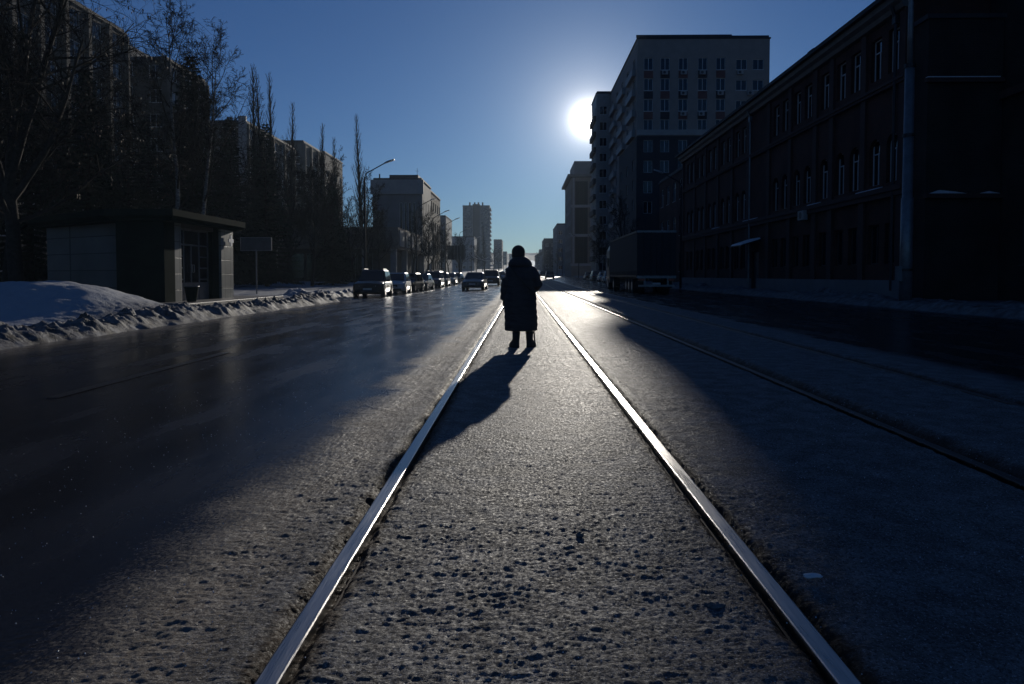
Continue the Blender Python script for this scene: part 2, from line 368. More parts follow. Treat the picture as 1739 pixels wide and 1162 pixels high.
# left verge: ploughed bank, drifts and heaped snow
KR = 0.0; KP = Vector((-12.9, 24.5, 0))
def klocal(X, Y):
    dx = X-KP.x; dy = Y-KP.y; c, s = math.cos(-KR), math.sin(-KR)
    return dx*c-dy*s, dx*s+dy*c
def verge(X, Y):
    edge = -9.25 - 1.25*np.clip((Y-34.5)/3, 0, 1)      # foot of the bank steps back where the cars stand
    d = edge - X + .5*(fbm(X*.9, Y*.9, 3)-.5)          # distance in from the foot
    Z = -.24 + .20*np.clip(d/.35, 0, 1)
    crest = np.exp(-((d-.75)/.42)**2)
    lumps = fbm(X*3.1, Y*3.1, 4, .6)
    Z = Z + crest*(.06+.42*np.clip(lumps-.36, 0, 1)*1.3 + .26*(fbm(X*7, Y*7, 4, .7)-.5))
    Z = Z + .05*(fbm(X*16, Y*16, 3, .7)-.5)*np.clip(d/.2, 0, 1)*np.clip((3-d)/1.2, 0, 1)
    Z = Z + .05*(fbm(X*5, Y*5, 4)-.5)*np.clip(d/.4, 0, 1)
    # second row of heaps beside the parked cars
    b2 = np.exp(-((d-1.9)/.8)**2)*np.clip((Y-29.5)/3, 0, 1)*np.clip((41-Y)/4, 0, 1)
    Z = Z + b2*(.18+.55*np.clip(fbm(X*1.6+9, Y*1.6, 4, .6)-.35, 0, 1)*1.6)
    # big heap in the foreground
    m = np.exp(-(((X+13.6)/2.7)**2+((Y-19.4)/2.9)**2)**1.5)
    Z = Z + m*(.92+.25*(fbm(X*.8, Y*.8, 4)-.5))
    m = np.exp(-(((X+18)/2.6)**2+((Y-20.2)/2.4)**2)); Z = Z + m*.45
    # snow lawn behind
    Z = Z + .32*np.clip((-15.0-X)/5, 0, 1)*(.6+.8*fbm(X*.35, Y*.35, 3)) * np.clip((Y-16)/5, 0, 1)
    # cleared around the kiosk and its steps
    lx, ly = klocal(X, Y)
    inside = np.clip((lx+7.2)/.5, 0, 1)*np.clip((2.3-lx)/.4, 0, 1)*np.clip((ly+1.2)/.5, 0, 1)*np.clip((9.0-ly)/.8, 0, 1)
    flat = np.minimum(Z, -.02+.03*fbm(X*3, Y*3, 3))
    Z = Z*(1-inside)+flat*inside
    return Z + gzv(Y)
vx = -np.concatenate([np.arange(9.0, 16.5, .04), 16.5*np.exp(np.linspace(0, math.log(75/16.5), 130))])[::-1]
grid_mesh('snow_bank', vx, geo_rows(11, 62, .0031), verge, M_snowdirty)
grid_mesh('snow_field', -np.concatenate([np.arange(9.0, 16.5, .25), np.linspace(16.6, 75, 60)])[::-1], geo_rows(62, 400, .02), verge, M_snowdirty)
def vergeR(X, Y):
    d = X-14.3 + .5*(fbm(X*.8+7, Y*.8, 3)-.5)
    Z = -.22+.22*np.clip(d/.5, 0, 1)
    Z = Z+np.exp(-((d-1.2)/.8)**2)*(.10+.42*np.clip(fbm(X*1.5, Y*1.2+30, 4, .6)-.3, 0, 1))
    Z = Z+np.exp(-((d-3.1)/.7)**2)*.45*np.clip(fbm(X*.9, Y*.5+13, 3)-.4, 0, 1)*2.2
    return Z+.06*(fbm(X*5, Y*5, 4)-.5)+gzv(Y)
grid_mesh('snow_bank', np.concatenate([np.arange(14.0, 19, .05), np.linspace(19.1, 45, 30)]), geo_rows(12, 110, .0075), vergeR, M_snowdirty)
grid_mesh('snow_field', np.linspace(14.0, 60, 60), geo_rows(110, 400, .02), vergeR, M_snowdirty)
# worn lane dashes on the left carriageway
mk, t_, p_ = new_mat('worn_marking')
n_ = nd(t_, 'ShaderNodeTexNoise', inp={'Scale': 9, 'Detail': 6}); co_ = nd(t_, 'ShaderNodeTexCoord'); t_.links.new(co_.outputs['Object'], n_.inputs['Vector'])
rp_ = nd(t_, 'ShaderNodeValToRGB'); rp_.color_ramp.elements[0].color = (.02, .0195, .019, 1); rp_.color_ramp.elements[1].color = (.026, .026, .025, 1)
rp_.color_ramp.elements[0].position = .52; rp_.color_ramp.elements[1].position = .68
t_.links.new(n_.outputs[0], rp_.inputs[0]); t_.links.new(rp_.outputs[0], p_.inputs['Base Color']); p_.inputs['Roughness'].default_value = .3
mb = MB()
for y0, y1 in ((6.6, 10.6), (18, 21)):
    for k in range(4):
        a = y0+(y1-y0)*k/4; b = y0+(y1-y0)*(k+1)/4
        za = float(zc(np.array(-4.6)))+.013+gz(a); zb = float(zc(np.array(-4.6)))+.013+gz(b)
        mb.quad((-4.68, a, za), (-4.54, a, za), (-4.54, b, zb), (-4.68, b, zb))
mb.build('lane_marking', mk, kind='structure')

# ------------------------------------------------------------ rails
def rail(xr, label, side, dz=-.008, dull=False):
    root = empty('tram_rail', (xr, 0, 0), 0, label, 'rail', 'tram rails sunk in the icy street')
    ys = list(np.concatenate([[-6], geo_rows(1.2, 520, .035)]))
    def sweep(prof):
        return [[(x, y, z+gz(y)+dz) for x, z in prof] for y in ys]
    top = [(-.034, -.05), (-.0355, .014), (-.033, .0205), (-.028, .0225), (.028, .0225), (.033, .0205), (.0355, .014), (.034, -.05)]
    MB().loft(sweep(top)).build('rail_head', M_raildull if dull else M_rail, root, smooth=False)
    g = .036*side                              # guard lip across the flange groove
    a, b = sorted((g+.018*side, g+.027*side))
    MB().loft(sweep([(a, -.05), (a, -.004), (b, -.004), (b, -.05)])).build('guard_lip', M_railside, root)
    return root
rail(-.70, 'left rail of the track the person walks on, running in front of the camera', 1)
rail(.90, 'right rail of the track the person walks on, with the bright sun glint', -1)
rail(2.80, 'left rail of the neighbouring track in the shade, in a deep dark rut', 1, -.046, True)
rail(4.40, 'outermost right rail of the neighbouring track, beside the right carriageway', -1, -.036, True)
def grit():  # white grains put in to stand for points of sun sparkle
    rs = np.random.RandomState(11); n = 9000
    y = 1.4*np.exp(rs.rand(n)**.8*math.log(24/1.4)); x = rs.uniform(-9.0, 3.2, n); k = np.abs(x) < .62*y+1.2
    x, y = x[k], y[k]; n = len(x); sz = rs.uniform(.0014, .0034, n)*(1+y*.05)
    on = np.where(x < -1.5, .0, .006); z = zc(x)+gzv(y)+on
    V = np.empty((n, 4, 3)); a = rs.rand(n)*6.28
    for j in range(3):
        V[:, j, 0] = x+sz*np.cos(a+j*2.094); V[:, j, 1] = y+sz*np.sin(a+j*2.094); V[:, j, 2] = z-.001
    V[:, 3, 0] = x; V[:, 3, 1] = y; V[:, 3, 2] = z+sz*rs.uniform(.5, 1.3, n)
    b = np.arange(n)*4; F = np.stack([b, b+1, b+3, b+1, b+2, b+3, b+2, b, b+3], -1).reshape(-1, 3)
    me = bpy.data.meshes.new('ice_sparkle'); me.from_pydata(V.reshape(-1, 3).tolist(), [], F.tolist()); me.update()
    o = link('ice_sparkle', me, M_snowclean, kind='stuff'); tag(o, 'tiny ice and salt grains added as sun sparkle over the asphalt and packed snow', 'ice sparkle')
grit()
def lump(name, label, loc, s, m, seed):
    bm = bmesh.new(); bmesh.ops.create_icosphere(bm, subdivisions=3, radius=1)
    for v in bm.verts:
        n = mnoise.noise(v.co*1.6+Vector((seed, 0, 0))); v.co *= 1+.45*n; v.co = Vector((v.co.x*s[0], v.co.y*s[1], v.co.z*s[2]))
    me = bpy.data.meshes.new(name); bm.to_mesh(me); bm.free()
    o = link(name, me, m); o.location = loc; return tag(o, label, 'ice chunk')
lump('ice_shard', 'small bright ice shard lying right of the right rail near the camera', (1.06, 2.47, .035), (.034, .012, .008), M_snowclean, 1)
lump('ice_lump', 'dark frozen clod between the rails near the camera', (.25, 2.9, .016), (.016, .013, .012), M_snowdirty, 4)
lump('ice_lump', 'low dark slush lump just left of the right rail', (.66, 2.3, .008), (.03, .02, .010), M_snowdirty, 8)

# ------------------------------------------------------------ walls with real openings
def wall(mb, O, U, L, H, ops, N, depth=.22):
    O = Vector(O); U = Vector(U); N = Vector(N); V = Vector((0, 0, 1))
    us = sorted({0, L, *[a for o in ops for a in (o[0], o[1])]}); vs = sorted({0, H, *[a for o in ops for a in (o[2], o[3])]})
    P_ = lambda u, v, d=0: O+U*u+V*v-N*d
    # merge per column strip
    for i in range(len(us)-1):
        um = (us[i]+us[i+1])/2; start = None
        for j in range(len(vs)-1):
            vm = (vs[j]+vs[j+1])/2
            hole = any(o[0] < um < o[1] and o[2] < vm < o[3] for o in ops)
            if hole:
                if start is not None: mb.quad(P_(us[i], start), P_(us[i+1], start), P_(us[i+1], vs[j]), P_(us[i], vs[j])); start = None
            elif start is None: start = vs[j]
        if start is not None: mb.quad(P_(us[i], start), P_(us[i+1], start), P_(us[i+1], H), P_(us[i], H))
    for a, b, c, d in [o[:4] for o in ops]:
        for (p, q) in (((a, c), (b, c)), ((b, c), (b, d)), ((b, d), (a, d)), ((a, d), (a, c))):
            mb.quad(P_(*p), P_(*q), P_(*q, depth), P_(*p, depth))
_wc = {}
def window_meshes(w_, h, style, fm):
    key = (round(w_, 2), round(h, 2), style, fm.name)
    if key in _wc: return _wc[key]
    f = MB(); t = .06 if w_ < 2 else .07; y0, y1 = -.05, .03
    f.box(-w_/2, y0, 0, -w_/2+t, y1, h); f.box(w_/2-t, y0, 0, w_/2, y1, h)
    f.box(-w_/2+t, y0, 0, w_/2-t, y1, t); f.box(-w_/2+t, y0, h-t, w_/2-t, y1, h)
    if style in ('two', 'tee'): f.box(-.03, y0+.003, t, .03, y1-.003, h-t if style == 'two' else h*.68)
    if style == 'three':
        for k in (-1, 1): f.box(k*w_/6-.025, y0+.003, t, k*w_/6+.025, y1-.003, h-t)
    if style == 'tee': f.box(-w_/2+t, y0+.003, h*.68, w_/2-t, y1-.003, h*.68+.06)
    f.box(-w_/2-.04, -.2, -.05, w_/2+.04, y0-.002, -.005)       # sill sheet
    fme = f.mesh('window'); fme.materials.append(fm)
    g = MB(); g.box(-w_/2+t*.5, -.012, t*.5, w_/2-t*.5, .012, h-t*.5)
    gme = g.mesh('pane'); gme.materials.append(M_glass)
    _wc[key] = (fme, gme); return _wc[key]
def windows(parent, O, U, N, ops, depth=.22, style='two', fm=None, glass=None):
    O = Vector(O); U = Vector(U); N = Vector(N)
    rot = Matrix((U, -N, Vector((0, 0, 1)))).transposed()    # local x=U, local y=inward, z up
    for a, b, c, d in [o[:4] for o in ops]:
        fme, gme = window_meshes(b-a, d-c, style, fm or M_frame)
        p = O+U*(a+b)/2+Vector((0, 0, c))-N*(depth-.05)
        wo = bpy.data.objects.new('window', fme); COL.objects.link(wo); wo.parent = parent
        wo.matrix_local = Matrix.Translation(p) @ rot.to_4x4()
        if glass:
            k2 = (gme.name, glass.name)
            if k2 not in _wc: g2 = gme.copy(); g2.materials[0] = glass; _wc[k2] = g2
            gme = _wc[k2]
        pn = bpy.data.objects.new('pane', gme); COL.objects.link(pn); pn.parent = wo
        # each pane hangs a hair out of true, as real glass does
        pn.rotation_euler = (random.uniform(-.006, .006), 0, random.uniform(-.01, .01))
def grid_ops(L, nb, nf, fh, w_, h, sill, z0=0, m=None):
    m = L/nb/2 if m is None else m
    out_ = []
    for i in range(nb):
        u = m+(L-2*m)*i/max(1, nb-1) if nb > 1 else L/2
        for j in range(nf): out_.append((u-w_/2, u+w_/2, z0+sill+j*fh, z0+sill+j*fh+h))
    return out_
def block(name, label, x0, x1, y0, y1, H, side, m, fops=(), sops=(), zb=None, style='two', roofh=.5, fm=None, cat='building', roofm=None, glass=None):
    """box building; 'side' is the street side: +1 the wall at x1 facing +X, -1 the wall at x0 facing -X. u runs from the camera-side corner."""
    zb = gz((y0+y1)/2)-.5 if zb is None else zb
    cx, cy = (x0+x1)/2, (y0+y1)/2
    root = empty(name, (cx, cy, zb), 0, label, cat)
    mb = MB(); fx, bx_, X0, X1, Y0, Y1 = 0, 0, x0-cx, x1-cx, y0-cy, y1-cy
    FO, FU, FN = (X0, Y0, 0), (1, 0, 0), (0, -1, 0)
    SO = (X1 if side > 0 else X0, Y0, 0); SU = (0, 1, 0); SN = (side, 0, 0)
    wall(mb, FO, FU, x1-x0, H, fops, FN); wall(mb, SO, SU, y1-y0, H, sops, SN)
    ox = X0 if side > 0 else X1
    mb.quad((ox, Y0, 0), (ox, Y1, 0), (ox, Y1, H), (ox, Y0, H)); mb.quad((X0, Y1, 0), (X1, Y1, 0), (X1, Y1, H), (X0, Y1, H))
    mb.build('wall', m, root)
    # solid dark box added unseen behind the glass so that no light leaks through
    MB().box(X0+.35, Y0+.35, .05, X1-.35, Y1-.35, H-.05).build('light_block', M_plastic, root)
    r = MB(); r.box(X0-.12, Y0-.12, H, X1+.12, Y1+.12, H+.18); r.box(X0+.1, Y0+.1, H+.18, X1-.1, Y1-.1, H+roofh)
    r.build('roof', roofm or M_roof, root)
    windows(root, FO, FU, FN, fops, style=style, fm=fm, glass=glass); windows(root, SO, SU, SN, sops, style=style, fm=fm)
    return root, (X0, X1, Y0, Y1)

# ------------------------------------------------------------ right: old red-brick building
FX = 18.0; Y0B, Y1B = 32.4, 77.0
bay_c = [34.5, 38.3, 41.2, 44.4, 48.1, 56.8, 60.9, 65.2, 69.4, 73.6]
ops3, ops2, ops1 = [], [], []
for c in bay_c:
    offs = (0,) if c == 41.2 else (-.83, .83)
    for o_ in offs:
        u = c+o_-Y0B
        ops3.append((u-.52, u+.52, 11.0, 13.1)); ops2.append((u-.52, u+.52, 5.7, 8.05)); ops1.append((u-.55, u+.55, 1.7, 3.7))
ops1 = [o for o in ops1]
door_u = 53.0-Y0B
alls = ops3+ops2+ops1+[(door_u-.8, door_u+.8, .0, 3.0)]
def brick_building():
    root = empty('brick_building', (FX, Y0B, 0), 0, 'long three storey red brick building with arched second floor windows, on the right', 'building')
    mb = MB(); L = Y1B-Y0B; H = 14.25
    wall(mb, (0, 0, 0), (0, 1, 0), L, H, alls, (-1, 0, 0), .3)
    mb.quad((0, 0, 0), (14, 0, 0), (14, 0, H), (0, 0, H)); mb.quad((0, L, 0), (14, L, 0), (14, L, H), (0, L, H)); mb.quad((14, 0, 0), (14, L, 0), (14, L, H), (14, 0, H))
    # spandrels turn the second-floor openings into arches
    for a, b, c, d in ops2:
        cx = (a+b)/2; r_ = (b-a)/2; zc_ = d-r_
        for s in (-1, 1):
            pts = [(cx+s*r_, d), (cx, d)]+[(cx+s*r_*math.sin(t), zc_+r_*math.cos(t)) for t in [math.pi/2*k/8 for k in range(1, 9)]]
            mb.loft([[(.0, u, z) for u, z in pts], [(.25, u, z) for u, z in pts]], cap=False)
            for k in range(1, len(pts)-1): mb.add([(0, *pts[0]), (0, *pts[k]), (0, *pts[k+1])], [(0, 1, 2)])
    mb.build('wall', M_brick, root)
    MB().box(.45, .3, .05, 13.8, L-.3, H-.1).build('light_block', M_plastic, root)  # unseen dark box added to keep light from leaking through
    # brick relief
    for yb in (32.75, 36.4, 40.1, 42.3, 46.25, 50.2, 54.7, 58.85, 63.05, 67.3, 71.5, 76.6):
        u = yb-Y0B; MB().box(-.14, u-.28, 0, -.003, u+.28, 4.95).build('pilaster', M_trim, root)
        MB().box(-.12, u-.25, 5.45, -.003, u+.25, 10.25).build('pilaster', M_trim, root)
        MB().box(-.12, u-.25, 10.55, -.003, u+.25, 13.6).build('pilaster', M_trim, root)
    MB().box(-.22, 0, 4.95, -.003, L, 5.2).box(-.3, 0, 5.203, -.003, L, 5.45).build('string_course', M_trim, root)
    MB().box(-.2, 0, 10.25, -.003, L, 10.4).box(-.26, 0, 10.403, -.003, L, 10.55).build('string_course', M_trim, root)
    MB().box(-.2, 0, 0, -.003, door_u-.8, .9).box(-.2, door_u+.8, 0, -.003, L, .9).build('plinth', M_grey, root)
    co = MB().prism([(-.003, 13.6), (-.25, 13.65), (-.35, 13.85), (-.55, 14.0), (-.62, 14.25), (-.003, 14.25)], 0, L); co.build('cornice', M_cornice, root)
    rf = MB().loft([[(-.85, -.3, 14.253), (-.85, L+.3, 14.253), (14.6, L+.3, 14.253), (14.6, -.3, 14.253)], [(-.88, -.3, 14.45), (-.88, L+.3, 14.45), (14.6, L+.3, 14.45), (14.6, -.3, 14.45)], [(6, 5, 16.8), (6, L-5, 16.8), (8, L-5, 16.8), (8, 5, 16.8)]]).build('roof', M_roof, root)
    for y_ in (8, 20, 31): MB().box(4, y_, 15.5, 4.8, y_+.9, 18.1).box(3.93, y_-.07, 18.1, 4.87, y_+.97, 18.25).build('chimney', M_brick, rf)
    windows(root, (0, 0, 0), (0, 1, 0), (-1, 0, 0), ops3, .3, 'tee', None, M_glassold); windows(root, (0, 0, 0), (0, 1, 0), (-1, 0, 0), ops2, .3, 'tee', None, M_glassold); windows(root, (0, 0, 0), (0, 1, 0), (-1, 0, 0), ops1, .3, 'two', M_framedark)
    # reveals hold pale side boards on the top floor
    for yb, col in ((53.9, M_galv), (33.2, M_dkmetal)):
        u = yb-Y0B; MB().tube([(-.2, u, .4), (-.2, u, 13.3), (-.5, u, 14.1)], .075).box(-.3, u-.14, 13.1, -.1, u+.14, 13.5).build('drainpipe', col, root)
    d = MB().box(.18, door_u-.78, 0, .24, door_u-.01, 2.95).box(.18, door_u+.01, 0, .24, door_u+.78, 2.95).build('door', M_framedark, root)
    MB().box(.12, door_u-.12, 1.0, .178, door_u-.06, 1.35).build('handle', M_galv, d)
    cn = MB().loft([[(-1.5, door_u-1.3, 3.35), (-1.5, door_u+1.3, 3.35), (-.05, door_u+1.3, 3.8), (-.05, door_u-1.3, 3.8)], [(-1.5, door_u-1.3, 3.43), (-1.5, door_u+1.3, 3.43), (-.05, door_u+1.3, 3.88), (-.05, door_u-1.3, 3.88)]]).build('door_canopy', M_dkmetal, root)
    MB().loft([[(-1.5, door_u-1.3, 3.435), (-1.5, door_u+1.3, 3.435), (-.05, door_u+1.3, 3.885), (-.05, door_u-1.3, 3.885)], [(-1.4, door_u-1.2, 3.58), (-1.4, door_u+1.2, 3.56), (-.08, door_u+1.2, 4.0), (-.08, door_u-1.2, 4.0)]]).build('snow_cover', M_snowclean, cn)
    a = MB().box(-.45, 43.0-Y0B, 4.6, -.15, 43.9-Y0B, 5.2).build('air_conditioner', M_balc, root, bevel=.03)
    MB().tube([(-.46, 43.45-Y0B, 4.9), (-.452, 43.45-Y0B, 4.9)], .22, 16).build('fan_grille', M_dkmetal, a)
    # snow caught on the courses
    for y_, l_, z_ in ((2, 2.4, 5.452), (9, 1.6, 5.452), (20, 3, 5.452), (30, 2, 5.452)):
        MB().prism([(-.27, z_), (-.05, z_), (-.05, z_+.1), (-.2, z_+.06)], y_, y_+l_).build('ledge_snow', M_snowclean, root)
    return root
brick_building()
# the neighbour that stands further back and nearer to the camera
nops = [(u, u+1.1, z, z+h) for u in (2.2, 6.2, 10.2) for z, h in ((1.6, 2.3), (5.9, 2.2), (10.2, 2.4))]
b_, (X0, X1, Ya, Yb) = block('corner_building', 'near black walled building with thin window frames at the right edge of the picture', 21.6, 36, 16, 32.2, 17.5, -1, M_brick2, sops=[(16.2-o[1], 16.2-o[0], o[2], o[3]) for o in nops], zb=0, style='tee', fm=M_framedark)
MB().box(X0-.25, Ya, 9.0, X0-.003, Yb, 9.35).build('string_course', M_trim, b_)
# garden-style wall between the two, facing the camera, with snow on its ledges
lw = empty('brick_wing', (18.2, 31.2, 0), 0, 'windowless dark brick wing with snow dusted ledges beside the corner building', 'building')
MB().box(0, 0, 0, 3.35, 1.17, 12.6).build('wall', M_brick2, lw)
MB().box(-.15, -.22, 9.75, 3.3, -.003, 9.95).build('ledge', M_trim, lw)
MB().box(-.1, -.2, 9.953, 3.1, -.01, 10.0).build('ledge_snow', M_snowclean, lw)
MB().box(-.1, -.25, 4.6, 3.3, -.003, 4.8).build('ledge', M_trim, lw)
MB().prism([(.1, 4.803), (.5, 4.95), (1.2, 4.88), (1.7, 4.803)], -.24, -.01).build('ledge_snow', M_snowclean, lw)
MB().prism([(2.3, 4.803), (2.7, 4.9), (3.2, 4.803)], -.24, -.01).build('ledge_snow', M_snowclean, lw)
MB().box(-.1, -.1, 12.6, 3.4, 1.2, 12.8).build('roof', M_roof, lw)
# annex beyond the brick building
L_ = 14
block('annex_building', 'narrow dark annex with sky lit windows between red brick building and tower', 18.3, 30, 77.4, 77.4+L_, 13.2, -1, M_brick, sops=grid_ops(L_, 4, 3, 4.2, 1.5, 2.3, 1.6), zb=0, style='tee')

# ------------------------------------------------------------ right: tower block and its wing
TX0, TX1, TY0, TY1, TH = 16.7, 35.7, 100.0, 130.0, 35.2
fo = []
colx = [1.0, 3.4, 6.0, 8.8, 11.4]
for j in range(11):
    zz = 1.3+j*2.95
    for u in colx: fo.append((u-.05, u+1.25, zz, zz+1.75))
    if j >= 6:
        for u in (14.2, 16.6): fo.append((u, u+1.55, zz, zz+1.5))
fo = [o for o in fo if not (o[2] < 9)]
so_ = [o for o in grid_ops(30, 5, 11, 2.95, 1.5, 1.6, 2.0, 0) if True]
so_ = [o for o in so_ if o[2] > 9]
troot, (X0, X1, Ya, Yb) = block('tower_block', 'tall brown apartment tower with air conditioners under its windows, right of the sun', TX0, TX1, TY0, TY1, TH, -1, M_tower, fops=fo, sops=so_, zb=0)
MB().box(X0-.02, Ya-.25, 21.4, X0+13.6, Ya-.003, 22.2).build('band_course', M_balc, troot)
# dark lower storeys, clad around the openings
cl = MB(); wall(cl, (X0-.06, Ya-.06, 0), (1, 0, 0), 19.1, 21.3, [(o[0]+.06, o[1]+.06, o[2], o[3]) for o in fo if o[3] < 21.3], (0, -1, 0), .06)
wall(cl, (X0-.06, Ya-.06, 0), (0, 1, 0), 18, 21.3, [(o[0]+.06, o[1]+.06, o[2], o[3]) for o in so_ if o[3] < 21.3 and o[1] < 17.8], (-1, 0, 0), .06)
cl.build('lower_cladding', M_towerdark, troot)
for i, u in enumerate(colx):
    for j in range(7, 10):
        z_ = 1.3+j*2.95+1.8
        MB().box(X0+u-.05, Ya-.05, z_, X0+u+1.25, Ya-.003, z_+1.05).build('spandrel_panel', M_towerred if (i+j) % 2 else M_towerdark, troot)
for u, j in ((3.5, 10), (6.2, 10), (8.9, 10), (6.2, 9), (11.5, 9), (15.8, 9), (6.2, 8), (8.8, 8), (14.3, 8), (14.3, 10)):
    z_ = 1.3+j*2.95-.75
    a = MB().box(X0+u, Ya-.42, z_, X0+u+.85, Ya-.08, z_+.58).build('air_conditioner', M_balc, troot, bevel=.03)
    MB().tube([(X0+u+.34, Ya-.43, z_+.29), (X0+u+.34, Ya-.422, z_+.29)], .2, 14).build('fan_grille', M_dkmetal, a)
for j in range(3, 11):
    z_ = .9+j*2.95
    for y_ in (1.5, 11.5, 21.5):
        if z_ < 21.3 and y_ < 18: continue
        MB().box(X0-.55, Ya+y_, z_, X0-.003, Ya+y_+6.4, z_+1.0).build('balcony', M_balc, troot)
MB().box(X0-.2, Ya-.2, TH+.18, X0+13.5, Ya+.05, TH+.55).box(X0+5, Ya+5, TH+.2, X0+9, Ya+9, TH+1.2).build('parapet', M_roof, troot)
WX, WY0, WY1, WH = 14.1, 130.3, 139.2, 35.4
wo_s = grid_ops(WY1-WY0, 3, 11, 2.95, 1.7, 1.6, 2.0)
wroot, (X0, X1, Ya, Yb) = block('apartment_block', 'long pale banded apartment block with balconies standing behind the tower under the sun', WX, 30, WY0, WY1, WH, -1, M_balc, fops=[(.6, 2.0, 2+j*2.95, 3.6+j*2.95) for j in range(0, 11)], sops=wo_s[:90], zb=0)
for j in range(11):
    for y_ in (.5,): MB().box(X0-.5, Ya+y_, .95+j*2.95, X0-.003, Ya+y_+7.5, 1.9+j*2.95).build('balcony', M_panel, wroot)

# office building with glazed strip
ox0, ox1, oy0, oy1, oh = 14.0, 20.2, 193, 222, 28
g_ = gz(200)
of, (X0, X1, Ya, Yb) = block('office_building', 'pale stone office block with tall dark glazed strip and jutting cornice', ox0, ox1, oy0, oy1, oh, -1, M_stone,
    fops=[(1.0, 4.6, 4.0, 11.4), (1.0, 4.6, 12.2, 19.6), (1.0, 4.6, 20.4, 27.0)], sops=grid_ops(29, 6, 7, 3.6, 1.6, 2.2, 2), zb=g_-.4, style='three', fm=M_framedark, glass=M_glasstint)
MB().box(X0-1.1, Ya-.8, oh+.2, X1+.3, Yb, oh+.9).build('cornice', M_cornice, of)
for z_ in (3.2, 11.45, 19.65): MB().box(X0-.25, Ya-.35, z_, X1+.2, Ya-.003, z_+.7).build('string_course', M_balc, of)
for u in (.3, 5.3): MB().box(X0+u, Ya-.3, 3.95, X0+u+.5, Ya-.003, oh-.1).build('pilaster', M_balc, of)
MB().box(X0+1.2, Ya+6, oh+.9, X1+.2, Yb-5, oh+5.6).build('penthouse', M_grey, of)
block('grey_office', 'small grey block with a flat projecting roof slab left of the stone office block', 14.6, 24, 285, 320, 20.5, -1, M_grey, fops=grid_ops(9.4, 3, 5, 3.6, 1.7, 1.7, 1.8), sops=grid_ops(35, 6, 5, 3.6, 1.7, 1.7, 1.8), zb=gz(290)-.4)
block('dark_block', 'low dark block in the distance on the right of the street', 11.4, 21, 352, 385, 16.5, -1, M_towerdark, fops=grid_ops(9.6, 3, 4, 3.6, 1.7, 1.7, 1.8), sops=grid_ops(33, 5, 4, 3.6, 1.7, 1.7, 1.8), zb=gz(360)-.4)
for i, (x_, y_, l_, h_) in enumerate(((9.0, 430, 36, 9), (10.5, 490, 40, 8.5))):
    b_, (X0, X1, Ya, Yb) = block('gabled_house', ('pale distant house with a pitched roof right of the person', 'farthest pale house with a pitched roof, above the far traffic')[i], x_, x_+14, y_, y_+l_, h_, -1, M_grey, fops=grid_ops(14, 4, 2, 3.4, 1.4, 1.6, 1.8), sops=grid_ops(l_, 7, 2, 3.4, 1.4, 1.6, 1.8), zb=gz(y_)-.5)
    MB().loft([[(X0-.5, Ya-.5, h_+.2), (X1+.5, Ya-.5, h_+.2), (0, Ya-.5, h_+4.6)], [(X0-.5, Yb+.5, h_+.2), (X1+.5, Yb+.5, h_+.2), (0, Yb+.5, h_+4.6)]]).build('gable_roof', M_roof, b_)

# ------------------------------------------------------------ left: stepped nine-storey blocks
def ribs(root, ext, L, n, H):
    X0, X1, Ya, Yb = ext
    for k in range(n):
        y_ = Ya+L*k/(n-1)
        MB().box(X1-.003, max(Ya, y_-.25), .4, X1+.38, min(Yb, y_+.25), H-.2).build('facade_rib', M_panel2, root)
AX = -43.0
r_, e_ = block('apartment_building', 'nearest nine storey apartment building, half hidden by the big bare tree at the far left', AX-13, AX, 44, 74.5, 27.2, 1, M_panel, sops=grid_ops(30.5, 9, 9, 2.95, 1.6, 1.6, 1.5), zb=0); ribs(r_, e_, 30.5, 10, 27.2)
r_, e_ = block('apartment_building', 'recessed link building between two nine storey blocks behind the birches', AX-15, AX-3.6, 74.8, 82.8, 26.8, 1, M_panel, sops=grid_ops(8, 3, 9, 2.95, 1.5, 1.6, 1.5), zb=0)
r_, e_ = block('apartment_building', 'second nine storey apartment building, with a lift hut on its roof behind the twin birches', AX-12, AX, 83.1, 93.5, 27.2, 1, M_panel, fops=grid_ops(12, 4, 9, 2.95, 1.5, 1.6, 1.5)[9:], sops=grid_ops(10.4, 3, 9, 2.95, 1.6, 1.6, 1.5), zb=0); ribs(r_, e_, 10.4, 4, 27.2)
MB().box(e_[0]+2, e_[2]+1, 27.7, e_[0]+7, e_[2]+6, 29.4).build('lift_hut', M_grey, r_)
r_, e_ = block('apartment_building', 'brick apartment building with a pale corner strip and loggias behind the tall spruce', AX-16, AX, 107, 129, 24.9, 1, M_panel2, fops=grid_ops(16, 5, 8, 3.05, 2.2, 1.5, 1.5)[16:], sops=grid_ops(22, 6, 8, 3.05, 1.6, 1.5, 1.5), zb=0, style='three'); ribs(r_, e_, 22, 5, 24.9)
MB().box(e_[1]-1.2, e_[2]-.3, 0, e_[1]+.0, e_[2]-.003, 26).build('corner_strip', M_balc, r_)
for j in range(8): MB().box(e_[0]+.6, e_[2]-.9, 1.2+j*3.05, e_[1]-1.6, e_[2]-.003, 1.35+j*3.05).box(e_[0]+.6, e_[2]-.9, 1.353+j*3.05, e_[1]-1.6, e_[2]-.82, 2.2+j*3.05).build('loggia', M_grey, r_)
r_, e_ = block('apartment_building', 'fourth apartment building with a notched top edge left of the slim poplars', AX-12, AX, 135, 148, 27.0, 1, M_panel, fops=grid_ops(12, 4, 8, 3.05, 1.5, 1.5, 1.5), sops=grid_ops(13, 4, 8, 3.05, 1.6, 1.5, 1.5), zb=.3); ribs(r_, e_, 13, 4, 27)
